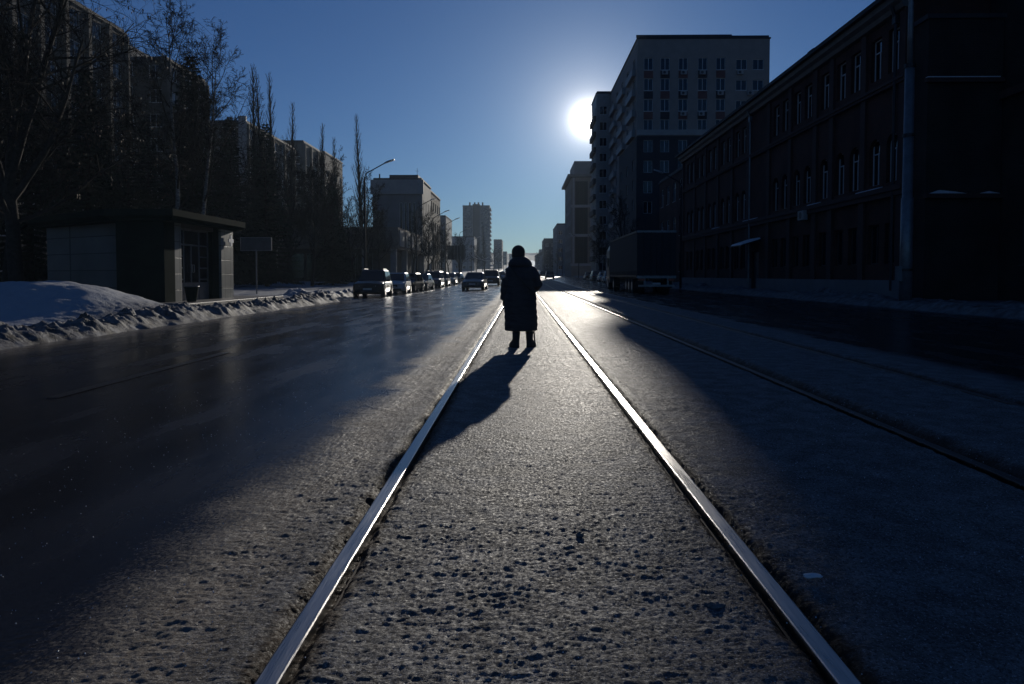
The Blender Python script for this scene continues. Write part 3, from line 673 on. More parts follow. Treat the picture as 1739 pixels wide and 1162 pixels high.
r_, e_ = block('apartment_building', 'farthest apartment building of the stepped row, behind the bare trees', AX-12, AX-1, 153, 168, 28.0, 1, M_panel, fops=grid_ops(11, 4, 8, 3.05, 1.5, 1.5, 1.5), sops=grid_ops(15, 4, 8, 3.05, 1.6, 1.5, 1.5), zb=.5)

# hall with the tall window strip and the low entrance block
hs = [(6.9-5.0+k*.62, 6.9-5.0+k*.62+.42, 8.6, 13.6) for k in range(1, 5)]
hall, (X0, X1, Ya, Yb) = block('concert_hall', 'flat roofed concrete hall with narrow vertical windows left of the lamp row', -25.5, -17, 117, 128, 17.3, 1, M_grey, fops=[(4.6+k*.75, 5.1+k*.75, 8.4, 13.6) for k in range(4)], sops=grid_ops(11, 5, 2, 5, .6, 3.6, 5.5), zb=.0, style='plain')
MB().box(X0-.3, Ya-.4, 15.0, X1+.25, Ya-.003, 17.45).build('attic_band', M_balc, hall)
MB().box(X0+2.5, Ya+2, 17.8, X0+7.5, Ya+6, 18.6).tube([(X0+1, Ya+1, 17.7), (X0+1, Ya+1, 18.6)], .12).build('roof_plant', M_roof, hall)
MB().tube([(X1-1, Ya+1, 17.7), (X1-1, Ya+1, 19.6)], .03).tube([(X1-1.3, Ya+1, 19.1), (X1-.7, Ya+1, 19.1)], .02).build('antenna', M_dkmetal, hall)
block('brown_building', 'slim dark building directly behind the concrete hall', -28, -17.4, 130, 146, 16.8, 1, M_brick2, sops=grid_ops(16, 5, 4, 3.8, 1.5, 1.8, 2), zb=.3)
low = empty('entrance_building', (-15, 83, 0), 0, 'low entrance building with heavy pale canopy block on columns behind the parked cars', 'building')
MB().box(-15, .8, 0, -2.6, 33, 4.4).build('wall', M_towerdark, low)
MB().box(-15.5, -.2, 4.4, .0, 33, 7.0).build('canopy_block', M_stone, low)
for k in range(7): MB().box(.003, .6+k*4.6, 4.7, .12, 3.6+k*4.6, 6.7).build('relief_panel', M_balc, low)
for x_, y_ in ((-.7, .3), (-.7, 8), (-.7, 16), (-.7, 24), (-4.2, .3)): MB().box(x_-.35, y_, 0, x_+.35, y_+.7, 4.397).build('column', M_balc, low)
for k in range(5):
    f_ = MB().box(-13.6+k*2.1, .6, .5, -13.5+k*2.1, .79, 3.9).box(-11.8+k*2.1, .6, .5, -11.7+k*2.1, .79, 3.9).box(-13.5+k*2.1, .6, 3.8, -11.8+k*2.1, .79, 3.9).build('window', M_framedark, low)
    MB().box(-13.5+k*2.1, .68, .5, -11.8+k*2.1, .7, 3.8).build('pane', M_glass, f_)

block('white_building', 'pale distant block beyond the lamp row on the left side of the street', -31, -25.5, 230, 250, 20.0, 1, M_grey, fops=grid_ops(5.5, 2, 6, 3, 1.4, 1.5, 1.5), sops=grid_ops(20, 4, 6, 3, 1.4, 1.5, 1.5), zb=gz(235)-.4)
hr = empty('high_rise', (-30, 450, gz(450)-.5), 0, 'lone pale high rise rising above the far end of the street left of the person', 'building')
HH = 41.5
def hr_face(mb, x0, x1, y0, H): mb.box(x0, y0, 0, x1, y0+15, H)
mb = MB(); hr_face(mb, -8.8, -2.4, 0, HH); mb.build('wall', M_highrise, hr)
mb = MB(); mb.box(-2.397, .9, 0, 2.397, 15, HH+1.6); mb.build('stair_wall', M_towerdark, hr)
mb = MB(); hr_face(mb, 2.4, 8.8, 0, HH); mb.build('wall', M_highrise, hr)
for x0_, x1_ in ((-8.9, -2.3), (2.3, 8.9)): MB().box(x0_, -.1, HH, x1_, 15.1, HH+.7).build('roof', M_roof, hr)
for x_ in (-4.5, -1.2, 1.2, 4.0): MB().box(x_-.5, 5, HH+.7, x_+.5, 6, HH+3.2).build('roof_vent', M_roof, hr)
for j in range(14):
    MB().box(8.803, 1, 2.2+j*2.85, 9.7, 5, 3.3+j*2.85).box(8.803, 8, 2.2+j*2.85, 9.7, 12, 3.3+j*2.85).build('balcony', M_balc, hr)
wins = [(x_, 1.6+j*2.85) for j in range(5, 14) for x_ in (-7.6, -5.2, 3.4, 5.8)]
for x_, z_ in wins: MB().box(x_, -.06, z_, x_+1.4, -.003, z_+1.4).build('window', M_glass, hr)
block('stepped_block', 'grey distant block just right of the high rise', -20.5, -14.5, 500, 530, 21, 1, M_grey, fops=grid_ops(6, 2, 6, 3.1, 1.5, 1.5, 1.6), sops=grid_ops(30, 5, 6, 3.1, 1.5, 1.5, 1.6), zb=gz(500)-.5)
block('pale_gabled_building', 'pale lower building in front of the foot of the high rise', -36, -23, 330, 350, 17, 1, M_balc, fops=grid_ops(13, 4, 4, 3.3, 1.5, 1.6, 1.8), sops=grid_ops(20, 4, 4, 3.3, 1.5, 1.6, 1.8), zb=gz(330)-.5)
for i, (x_, y_, h_, lab) in enumerate(((-52, 560, 16, 'long far block on the left skyline behind the bare trees'), (-26, 640, 12, 'tiny far house on the slope left of the person'), (16, 620, 14, 'far block on the slope to the right of the person'), (-14, 760, 9, 'farthest small building at the top of the sloping street'))):
    block('far_building', lab, x_, x_+12, y_, y_+24, h_, 1 if x_ < 0 else -1, M_grey, fops=grid_ops(12, 4, 3, 3.1, 1.5, 1.5, 1.6), zb=gz(y_)-.5)

# ------------------------------------------------------------ kiosk
K = empty('kiosk', KP, 0, 'small tiled kiosk with a dark green overhanging roof and glazed double door on the left', 'kiosk')
M_tile = mat_brick('kiosk_tiles', (.085, .083, .08), (.07, .068, .066), (.015, .015, .015), 1.25, .66, 0, .02, .45, .4)
M_tile2 = mat_brick('pier_tiles', (.26, .27, .255), (.21, .225, .21), (.06, .07, .07), .55, .6, 0, .016, .4, .4)
def prismz(pts, z0, z1): return MB().loft([[(x, y, z0) for x, y in pts], [(x, y, z1) for x, y in pts]])
prismz([(-1.9, .75), (-6.9, 3.75), (-5.6, 5.9), (-.35, 5.9), (-.35, .75)], 0, 3.1).build('wall', M_tile, K)
prismz([(0, 0), (-1.75, 0), (-1.75, .747), (0, .747)], 0, 3.1).build('corner_panel', M_green, K)
prismz([(0, .75), (-.347, .75), (-.347, 1.25), (0, 1.25)], 0, 3.1).build('wall_pier', M_tile2, K)
prismz([(-.05, 3.95), (-.347, 3.95), (-.347, 4.55), (-.05, 4.55)], 0, 3.1).build('dark_pier', M_green, K)
prismz([(0.06, 4.553), (-.347, 4.553), (-.347, 5.75), (.06, 5.75)], 0, 3.1).build('pier', M_tile2, K)
cr = MB(); a_ = .08
cr.prism([(-a_, -.24), (a_, -.24), (a_, -a_), (.24, -a_), (.24, a_), (a_, a_), (a_, .24), (-a_, .24), (-a_, a_), (-.24, a_), (-.24, -a_), (-a_, -a_)], -.02, .02)
co_ = cr.build('cross_sign', M_snowclean, K); co_.location = (.14, 5.35, 2.65); co_.rotation_euler = (0, 0, R(90))
gf = MB(); ya, yb = 1.25, 3.95
for y_ in (1.253, 1.85, 3.12, 3.887): gf.box(-.3, y_, .1, -.22, y_+.06, 2.95)
gf.box(-.3, 2.46, .1, -.225, 2.52, 2.3)
for z_ in (.05, 2.3, 2.89): gf.box(-.299, ya+.004, z_, -.221, yb-.004, z_+.06)
for z_ in (.95, 1.4, 1.85): gf.box(-.298, 1.32, z_, -.222, 1.84, z_+.05).box(-.298, 3.19, z_, -.222, 3.88, z_+.05)
for p_, q_ in ((1.32, 1.84), (1.92, 2.45), (2.53, 3.11), (3.19, 3.88)): gf.box(-.29, p_, .11, -.23, q_, .85)
gfo = gf.build('door_frame', M_galv, K)
MB().box(-.27, ya+.06, .82, -.255, yb-.06, 2.88).build('pane', M_glass, gfo)
for y_ in (2.4, 2.58): MB().tube([(-.22, y_, 1.25), (-.16, y_, 1.25), (-.16, y_, 1.55), (-.22, y_, 1.55)], .014).build('handle', M_lamp, gfo)
MB().box(-.349, ya, 2.95, -.003, yb, 3.1).build('lintel', M_tile, K)
rp1 = [(.40, -.22), (-1.9, -.22), (-7.2, 3.4), (-5.8, 6.3), (.40, 5.9)]
rp2 = [(.52, -.36), (-1.95, -.36), (-7.4, 3.35), (-5.9, 6.45), (.52, 6.0)]
prismz(rp1, 3.1, 3.16).build('soffit', M_green, K)
MB().loft([[(x, y, 3.163) for x, y in rp1], [(x, y, 3.26) for x, y in rp2], [(x, y, 3.50) for x, y in rp2]]).build('roof', M_green, K)
St = empty('entrance_steps', KP, KR, 'two worn pale stone steps running along the front of the kiosk', 'steps')
M_step = mat('step_stone', (.22, .20, .185), (.12, .11, .10), 4, .5, bump=.5)
MB().box(-1.9, -.9, -.1, 1.3, 8.6, .15).build('upper_step', M_step, St, bevel=.015)
MB().box(1.303, -.3, -.1, 1.8, 8.9, .05).build('lower_step', M_step, St, bevel=.015)
bn = empty('litter_bin', (KP.x+.6, KP.y+.75, .155), 0, 'dark green tapered litter bin standing on the kiosk step', 'litter bin')
rg = []
for z_, r_ in ((0, .15), (.05, .17), (.5, .24), (.55, .26), (.58, .26), (.58, .22), (.15, .14)): rg.append([(r_*math.cos(t), r_*math.sin(t), z_) for t in [2*math.pi*k/18 for k in range(18)]])
MB().loft(rg).build('bin_body', M_green, bn, smooth=True)
MB().tube([(.262*math.cos(t), .262*math.sin(t), .565) for t in [2*math.pi*k/18 for k in range(19)]], .014, 6).build('bin_rim', M_galv, bn)
M_signb = mat('board_paint', (.07, .072, .075), (.05, .052, .055), 3, .7)
sg = empty('sign_board', (-16.0, 41, 0), R(-4), 'blank rectangular board on a single thin post between kiosk and spruce', 'sign')
MB().tube([(0, 0, -.2), (0, 0, 2.72)], .045).build('post', M_galv, sg)
MB().box(-.95, -.04, 2.65, .95, .04, 3.4).build('board', M_signb, sg, bevel=.01)
MB().box(-.97, -.05, 2.62, -.953, .05, 3.43).box(.953, -.05, 2.62, .97, .05, 3.43).box(-.97, -.05, 3.403, .97, .05, 3.43).box(-.97, -.05, 2.62, .97, .05, 2.647).build('frame', M_galv, sg)
bb = empty('billboard', (-13.9, 145, gz(145)), R(5), 'dark roadside billboard seen from behind on a single post beyond the parked cars', 'billboard')
MB().tube([(.9, 0, -.2), (.9, 0, 4.6)], .16, 10).build('post', M_galv, bb)
MB().box(-1.9, -.12, 3.9, 1.9, .12, 6.9).build('panel', M_dkmetal, bb)
mb = MB()
for k in range(6): mb.box(-1.85+k*.7, -.2, 3.92, -1.78+k*.7, -.123, 6.88)
mb.build('back_frame', M_galv, bb)

# ------------------------------------------------------------ lamps
M_post = mat('painted_post', (.03, .03, .032), (.02, .02, .022), 4, .9, spec=.1)
def lamp(h=10.6):
    r_ = empty('street_lamp')
    MB().tube([(0, 0, -.1), (0, 0, 2.2), (0, 0, h-1.4)], [.11, .10, .07], 10).build('pole', M_post, r_, smooth=True)
    pts = [(0, 0, h-1.41)]+[(.9*(1-math.cos(t)), 0, h-1.4+.7*math.sin(t)) for t in [math.pi/2*k/6*.75 for k in range(1, 7)]]
    lx, lz = pts[-1][0], pts[-1][2]; pts.append((lx+1.2, 0, lz+.65))
    MB().tube(pts, .045, 8).build('arm', M_post, r_, smooth=True)
    ex, ez = pts[-1][0], pts[-1][2]
    hd = MB().loft([[(ex-.1, -.06, ez-.08), (ex-.1, .06, ez-.08), (ex-.1, .06, ez+.02), (ex-.1, -.06, ez+.02)], [(ex+.2, -.15, ez+.02), (ex+.2, .15, ez+.02), (ex+.2, .12, ez+.16), (ex+.2, -.12, ez+.16)], [(ex+.75, -.13, ez+.22), (ex+.75, .13, ez+.22), (ex+.75, .08, ez+.32), (ex+.75, -.08, ez+.32)]])
    hd.build('lamp_head', M_lamp, r_)
    return r_
LP = lamp(); G = 'street lamps along the pavement'
lamps = [(-13.1, 57, 0, 'nearest left lamp post, its curved arm rising above the bare trees by the poplar'), (-13.4, 87, 0, 'second left lamp post, arm against the edge of the concrete hall'), (-13.5, 104, 0, 'third left lamp post, arm just clear of the brown building edge'),
         (-13.3, 119, 0, 'fourth left lamp post, in front of the pale distant block'), (-13.2, 145, 0, 'fifth left lamp post, just left of the high rise'), (-13.6, 184, 0, 'sixth left lamp post, in front of the high rise base'), (-13.4, 235, 0, 'most distant left lamp post, near the string lights'),
         (14.6, 63, math.pi, 'right lamp post at the far end of the red brick building'), (14.7, 98, math.pi, 'right lamp post in front of the tower block lower storeys'), (14.0, 168, math.pi, 'right lamp post before the stone office block'), (12.8, 215, math.pi, 'most distant right lamp post, with arm near the grey block')]
for i, (x_, y_, rz, lab) in enumerate(lamps):
    o = LP if i == 0 else copy_tree(LP)
    o.location = (x_, y_, gz(y_)); o.rotation_euler = (0, 0, rz); tag(o, lab, 'street lamp', G)
big = empty('tram_pole', (15.28, 27.4, 0), 0, 'thick grey steel pole with curved top arm at the near end of the brick building', 'pole')
MB().tube([(0, 0, -.1), (0, 0, 4.2), (0, 0, 4.21), (0, 0, 9.4)], [.235, .22, .19, .17], 16).build('pole', M_galv, big, smooth=True)
MB().tube([(0, 0, 9.38), (0, 0, 11.2), (0, 0, 11.85), (-.08, 0, 12.1), (-.4, 0, 12.3), (-1.4, 0, 12.5)], [.11, .10, .09, .08, .07, .05], 10).build('arm', M_galv, big, smooth=True)
for z_, h_, r_ in ((9.3, .15, .2), (6.6, .12, .21), (1.3, .1, .26)): MB().tube([(0, 0, z_), (0, 0, z_+h_)], r_, 14).build('clamp', M_dkmetal, big)
MB().box(-.36, -.12, .9, -.2, .12, 1.5).build('cable_box', M_grey, big)
# string lights between the far lamp posts
M_bulb = mat('frosted_bulbs', (.75, .75, .73), (.6, .6, .6), 4, .3)
for i, (x0_, x1_, y_, lab) in enumerate(((-13, -6.5, 165, 'nearest garland of pale bulbs sagging beside the left carriageway'), (-13, -6.5, 190, 'middle garland of pale bulbs beyond the billboard'), (-13, -6.0, 225, 'far garland of pale bulbs in front of the high rise'), (-12.5, -6.0, 265, 'farthest garland of pale bulbs over the left carriageway'))):
    g0 = empty('string_lights', (x0_, y_, gz(y_)), 0, lab, 'string lights', 'garlands of bulbs over the street')
    n = 22; pts = [((x1_-x0_)*k/n, 0, 6.3-1.9*(1-(2*k/n-1)**2)) for k in range(n+1)]
    MB().tube(pts, .03, 5).build('cable', M_dkmetal, g0)
    b_ = MB()
    for p_ in pts: b_.tube([(p_[0], 0, p_[2]-.16), (p_[0], 0, p_[2]-.02)], .11, 6)
    b_.build('bulbs', M_bulb, g0)
    MB().tube([(pts[-1][0], 0, -.2), (pts[-1][0], 0, 6.6)], .07, 8).tube([(0, 0, -.2), (0, 0, 6.6)], .07, 8).build('post', M_galv, g0)

# ------------------------------------------------------------ trees
class Segs:
    def __init__(s): s.mb = {}
def limb(mb, p, d, L, r0, r1, rnd, n, wob, up, sides):
    pts = [p.copy()]; q = p.copy(); dd = d.copy()
    for i in range(n):
        dd = (dd+Vector((rnd.uniform(-1, 1), rnd.uniform(-1, 1), rnd.uniform(-1, 1)))*wob+Vector((0, 0, up))).normalized()
        q = q+dd*(L/n); pts.append(q.copy())
    mb.tube(pts, [r0+(r1-r0)*i/n for i in range(n+1)], sides, cap=False)
    return pts
def perp(d, rnd):
    a = Vector((rnd.uniform(-1, 1), rnd.uniform(-1, 1), rnd.uniform(-1, 1))); a = a-d*a.dot(d); return a.normalized()
def bare_tree(H, seed, fork=.3, spread=.8, dens=1.0, droop=0., sr=.018):
    rnd = random.Random(seed); tr = MB(); cr = MB()
    r0 = H*sr
    tp = limb(tr, Vector((0, 0, -.2)), Vector((rnd.uniform(-.06, .06), rnd.uniform(-.06, .06), 1)), H*.86, r0, r0*.12, rnd, 16, .05, .04, 9)
    def grow(p, d, L, r, lev):
        n = (6, 5, 4, 3)[lev]
        pts = limb(cr, p, d, L, r, r*.25, rnd, n, (.16, .2, .24, .26)[lev], (.10, .06, -droop, -droop*1.6)[lev], (6, 4, 3, 3)[lev])
        if lev == 3: return
        m = int((11, 9, 7)[lev]*dens)
        for k in range(m):
            t = .18+.82*(k+rnd.random())/m; i = min(len(pts)-2, int(t*(len(pts)-1))); q = pts[i].lerp(pts[i+1], t*(len(pts)-1)-i)
            dd = (pts[i+1]-pts[i]).normalized(); nd_ = (dd*.75+perp(dd, rnd)*rnd.uniform(.55, .95)).normalized()
            grow(q, nd_, L*rnd.uniform(.34, .58)*(1.1-.5*t), max(.011, r*.42*(1.1-.5*t)), lev+1)
    nb = int(17*dens)
    for k in range(nb):
        t = fork+(1-fork)*(k+.5)/nb; i = min(15, int(t*16)); q = tp[i].lerp(tp[i+1], t*16-i) if i < 16 else tp[-1]
        a = k*2.4+rnd.uniform(-.5, .5); el = rnd.uniform(.45, .95)+.5*(t-fork)
        d = Vector((math.cos(a)*spread, math.sin(a)*spread, el)).normalized()
        grow(q, d, H*rnd.uniform(.25, .40)*(1.15-.65*t), r0*.42*(1.15-.8*t), 0)
    return tr, cr
def poplar(H, seed):
    rnd = random.Random(seed); tr = MB(); cr = MB()
    tp = limb(tr, Vector((0, 0, -.2)), Vector((0, 0, 1)), H*.95, H*.013, .01, rnd, 14, .012, .05, 8)
    for k in range(95):
        t = .12+.86*k/95; i = min(13, int(t*14)); q = tp[i].lerp(tp[i+1], t*14-i)
        a = k*2.4; d = Vector((math.cos(a)*.42, math.sin(a)*.42, 1)).normalized(); L = H*.2*(1.15-t)*rnd.uniform(.7, 1.2)
        pts = limb(cr, q, d, L, H*.0026*(1.2-t)+.008, .005, rnd, 5, .05, .22, 4)
        for m in range(9):
            j = rnd.randint(1, 4); dd = (pts[j+1]-pts[j]).normalized()
            limb(cr, pts[j], (dd+perp(dd, rnd)*.35).normalized(), L*rnd.uniform(.2, .45), .008, .003, rnd, 3, .08, .2, 3)
    return tr, cr
def spruce(H, seed, W=.19):
    rnd = random.Random(seed); tr = MB(); cr = MB()
    limb(tr, Vector((0, 0, -.2)), Vector((0, 0, 1)), H+.1, H*.014, .012, rnd, 10, .006, .05, 8)
    z = H*.07; k = 0
    while z < H*.985:
        t = z/H; R_ = H*W*(1-t)**.85*(.82+.3*rnd.random())+.12
        nb = max(4, int(9*(1-t)+3))
        for b in range(nb):
            a = 2*math.pi*(b+.5*(k % 2))/nb+rnd.uniform(-.25, .25); L = R_*rnd.uniform(.7, 1.12)
            ca, sa = math.cos(a), math.sin(a); up = .35*t; n = max(5, int(L/.17))
            pp = Vector((0, 0, z))
            for s in range(n):
                f = (s+1)/n; q = Vector((ca*L*f, sa*L*f, z-L*(.42-.5*t)*f+L*.20*f*f))
                wd = (.34*math.sin(math.pi*min(1, f*.85+.12))+.05)*min(1.2, L*.5)
                sd = Vector((-sa, ca, 0))
                for g_ in (-1, 0, 1):
                    tip = q+sd*wd*g_*rnd.uniform(.6, 1.2)+Vector((ca*.12, sa*.12, -rnd.uniform(.05, .30)*(1-t*.6)))
                    w2 = rnd.uniform(.05, .10); o2 = sd*w2 if g_ == 0 else Vector((ca, sa, 0))*w2
                    cr.add([pp-o2, pp+o2, tip+Vector((0, 0, -w2*.3))], [(0, 1, 2)])
                    tip2 = tip+Vector((rnd.uniform(-.07, .07), rnd.uniform(-.07, .07), rnd.uniform(-.14, .04)))
                    cr.add([q-o2*.8, q+o2*.8, tip2], [(0, 1, 2)])
                pp = q
        z += H*.017*(1.25-.6*t)+.05; k += 1
    return tr, cr
PROTO = {}
def proto(kind, H, seed, **kw):
    tr, cr = {'bare': bare_tree, 'poplar': poplar, 'spruce': spruce}[kind](H, seed, **kw)
    a = tr.mesh('trunk', True); b = cr.mesh('crown'); return a, b, H
PROTO['birch1'] = proto('bare', 17, 11, fork=.3, spread=.62, dens=.98, droop=.02, sr=.010)
PROTO['birch2'] = proto('bare', 16, 23, fork=.28, spread=.7, dens=.95, droop=.01, sr=.010)
PROTO['linden'] = proto('bare', 12, 5, fork=.25, spread=.85, dens=1.0)
PROTO['street'] = proto('bare', 9, 31, fork=.3, spread=.7, dens=.8)
PROTO['poplar'] = proto('poplar', 22, 3)
PROTO['spruce1'] = proto('spruce', 15, 2)
PROTO['spruce2'] = proto('spruce', 13, 9, W=.21)
bark = {'birch1': M_birch, 'birch2': M_birch, 'linden': M_bark, 'street': M_bark, 'poplar': M_bark, 'spruce1': M_bark, 'spruce2': M_bark}
catn = {'birch1': 'birch_tree', 'birch2': 'birch_tree', 'linden': 'bare_tree', 'street': 'bare_tree', 'poplar': 'poplar_tree', 'spruce1': 'spruce_tree', 'spruce2': 'spruce_tree'}
def tree(kind, x, y, H, rz, label, z=0., group=None, wide=1):
    a, b, H0 = PROTO[kind]; s = H/H0
    r_ = empty(catn[kind], (x, y, z+gz(y)), rz, label, 'tree', group); r_.scale = (s*wide, s*wide, s)
    link('trunk', a, bark[kind], r_); link('crown', b, M_needle if 'spruce' in kind else M_twig, r_)
    return r_
# the big tree at the left edge, forking low, with its own mesh and dry seed clusters
def big_tree():
    rnd = random.Random(4); tr = MB(); cr = MB(); sd = MB()
    tp = limb(tr, Vector((0, 0, -.3)), Vector((-.03, .05, 1)), 4.6, .27, .20, rnd, 6, .035, .05, 12)
    top = tp[-1]
    def grow(p, d, L, r, lev):
        n = (9, 7, 5, 4)[lev]
        pts = limb(cr if lev else tr, p, d, L, r, r*.25, rnd, n, (.10, .16, .22, .25)[lev], (.05, .03, -.01, -.05)[lev], (8, 5, 4, 3)[lev])
        if lev == 3:
            if rnd.random() < .16:
                for q in range(3):
                    c = pts[-1]+Vector((rnd.uniform(-.07, .07), rnd.uniform(-.07, .07), rnd.uniform(-.12, 0)))
                    a_ = perp(Vector((0, 0, 1)), rnd)*.035; sd.add([c-a_, c+a_, c+Vector((0, 0, -.10))], [(0, 1, 2)])
            return
        m = (10, 9, 8)[lev]
        for k in range(m):
            t = .22+.78*(k+rnd.random())/m; i = min(len(pts)-2, int(t*(len(pts)-1))); q = pts[i].lerp(pts[i+1], t*(len(pts)-1)-i)
            dd = (pts[i+1]-pts[i]).normalized(); grow(q, (dd*.7+perp(dd, rnd)*rnd.uniform(.6, 1)).normalized(), L*rnd.uniform(.34, .55), max(.009, r*.4*(1.15-.5*t)), lev+1)
    for d, L, r, base in (((-.45, .1, 1), 8.5, .16, 5), ((.30, .25, 1), 9.5, .17, 6), ((.75, -.1, .8), 6.8, .12, 5), ((-.8, -.3, .7), 6, .11, 4), ((.1, .8, .9), 7, .12, 5), ((.05, -.7, .9), 6.0, .10, 4), ((.85, .4, .35), 5.2, .08, 4), ((0, .1, 1), 9.5, .14, 6)):
        grow(tp[min(base, 6)], Vector(d).normalized(), L, r, 0)
    r_ = empty('bare_tree', (-19.1, 25.6, .35), 0, 'large forked bare tree with dry seed clusters at the left edge, rising from the snow', 'tree')
    tr.build('trunk', M_bark, r_, smooth=True); cr.build('crown', M_twig, r_); sd.build('seed_clusters', M_seed, r_)
big_tree()
tree('birch1', -20.9, 41, 17.8, 0, 'tallest bare birch behind the kiosk, pale trunk low down', .2)
tree('birch2', -20.2, 42.5, 17.0, 1.2, 'second bare birch standing just right of the tallest one', .2)
tree('birch2', -25.2, 40, 13.6, 2.5, 'shorter bare birch left of the tallest one', .2)
tree('linden', -27.5, 36, 13.5, .6, 'bare spreading tree behind the kiosk roof on the far left', .3)
tree('linden', -31, 45, 15, 2.2, 'bare spreading tree in front of the nearest apartment building', .3)
tree('linden', -24.0, 29.5, 12.5, 4.1, 'bare tree just behind the kiosk back wall', .3)
tree('birch2', -28.5, 33, 14.5, 5.2, 'slender bare tree left of the kiosk, behind the big forked tree', .3)
tree('linden', -34, 38, 15.5, 3.3, 'tall bare tree between the nearest apartment building and the spreading trees', .3)
tree('spruce2', -32, 52, 14, 2.6, 'dark spruce near the foot of the nearest apartment building', .3)
tree('spruce2', -25.5, 44, 11.5, .8, 'spruce directly left of the tall tipped spruce behind the kiosk roof', .2)
tree('spruce1', -30, 60, 15.5, 1.9, 'tall dark spruce before the recessed link building', .1)
tree('spruce1', -29, 68, 14, 3.9, 'dark spruce before the corner of the second apartment building', .1)
tree('linden', -27, 57, 15, 5.3, 'bare tree with a broad crown between the spruces and the second apartment building', .1)
tree('linden', -24.6, 72, 15, 1.3, 'broad bare tree in front of the brick apartment building', .1)
tree('linden', -26.5, 88, 15.5, 4.3, 'broad bare tree in front of the fourth apartment building', .0)
tree('spruce2', -23.5, 84, 12, 2.9, 'dark spruce below the slim poplar left of the lone one', .0)
tree('spruce1', -22.2, 46, 15.9, 0, 'tall spruce whose tip stands among the birch twigs', .2, wide=1.25)
tree('spruce2', -23.6, 37, 12.2, 3.4, 'broad dark spruce right behind the slanted kiosk wall', .2, wide=1.1)
tree('spruce1', -30.5, 42, 14.5, 5.4, 'dark spruce between the far left tree trunks', .3, wide=1.1)
tree('spruce2', -27.5, 50, 12.5, 1, 'dark broad spruce half hidden behind the kiosk', .2)
tree('spruce2', -21.8, 51, 12.9, 2, 'spruce with a knobbly tip left of the loggia building corner', .2)
tree('spruce1', -20.6, 55, 13.4, 3, 'full dark spruce right of the sign board, branches down to the snow', .1, wide=1.15)
tree('spruce1', -24.5, 62, 13, 4, 'spruce between the sign board spruce and the fourth apartment building', .1)
tree('spruce2', -18.3, 66, 9.8, 5, 'shorter spruce behind the snow heaps beside the parked cars', .0)
tree('spruce2', -21.5, 78, 12.5, .5, 'distant spruce below the slim poplars', .0)
for i, (x_, y_, h_, lab) in enumerate(((-27.2, 70, 22.6, 'tallest of the three poplars over the loggia building'), (-26.5, 70.5, 21.5, 'middle poplar of the three over the loggia building'), (-25.6, 70, 21.4, 'right hand poplar of the three over the loggia building'), (-27.0, 79, 20.8, 'single poplar at the right edge of the loggia building'), (-26.6, 90, 20.9, 'short slim poplar above the fourth apartment building'), (-25.4, 94, 19.8, 'slim poplar over the bare trees left of the tallest lone poplar'), (-21.5, 92, 22.3, 'lone tall poplar beside the nearest lamp arm'))):
    tree('poplar', x_, y_, h_*1.07, i*1.3, lab, 0, 'slim bare poplars', wide=1.25)
tree('poplar', -14.3, 262, 22, 1, 'far dark poplar in front of the high rise', 0, 'slim bare poplars', wide=1.2)
sm = [(-18.5, 60, 11.5, 'bare tree between the spruces and the nearest lamp post'), (-19.5, 70, 13.5, 'bare tree with a rounded top beneath the slim poplars'), (-17.2, 76, 12.2, 'bare tree just left of the lone tall poplar'), (-16.6, 68, 9.6, 'bare tree directly behind the nearest parked car'), (-16.4, 79, 9.5, 'bare tree in front of the entrance building left end'), (-14.4, 90, 10.5, 'bare tree in front of the canopy block'), (-13.9, 100, 10.5, 'bare tree just beyond the canopy block'),
      (-14.4, 110, 10, 'bare tree before the concrete hall street wall'), (-14.3, 122, 10, 'bare tree below the third lamp arm'), (-14.2, 134, 9.5, 'bare tree left of the billboard'), (-14.4, 158, 10, 'bare tree behind the billboard'), (-15.5, 175, 11, 'bare tree between billboard and high rise'), (-14, 210, 10, 'small far bare tree left of the garlands'), (-12.5, 300, 11, 'far bare tree below the stepped block'), (-12, 360, 12, 'far bare tree at the end of the left pavement'),
      (14.2, 92, 12.5, 'bare tree in front of the tower block street side'), (13.6, 118, 10.5, 'bare tree before the apartment block with balconies'), (12.4, 240, 10, 'bare tree beside the stone office block'), (11.2, 300, 11, 'far bare tree before the low dark block'), (9, 400, 11, 'farthest bare tree on the right pavement')]
for i, (x_, y_, h_, lab) in enumerate(sm):
    tree('street' if i % 2 else 'linden', x_, y_, h_, i*2.1, lab, 0, 'bare street trees', wide=.85)

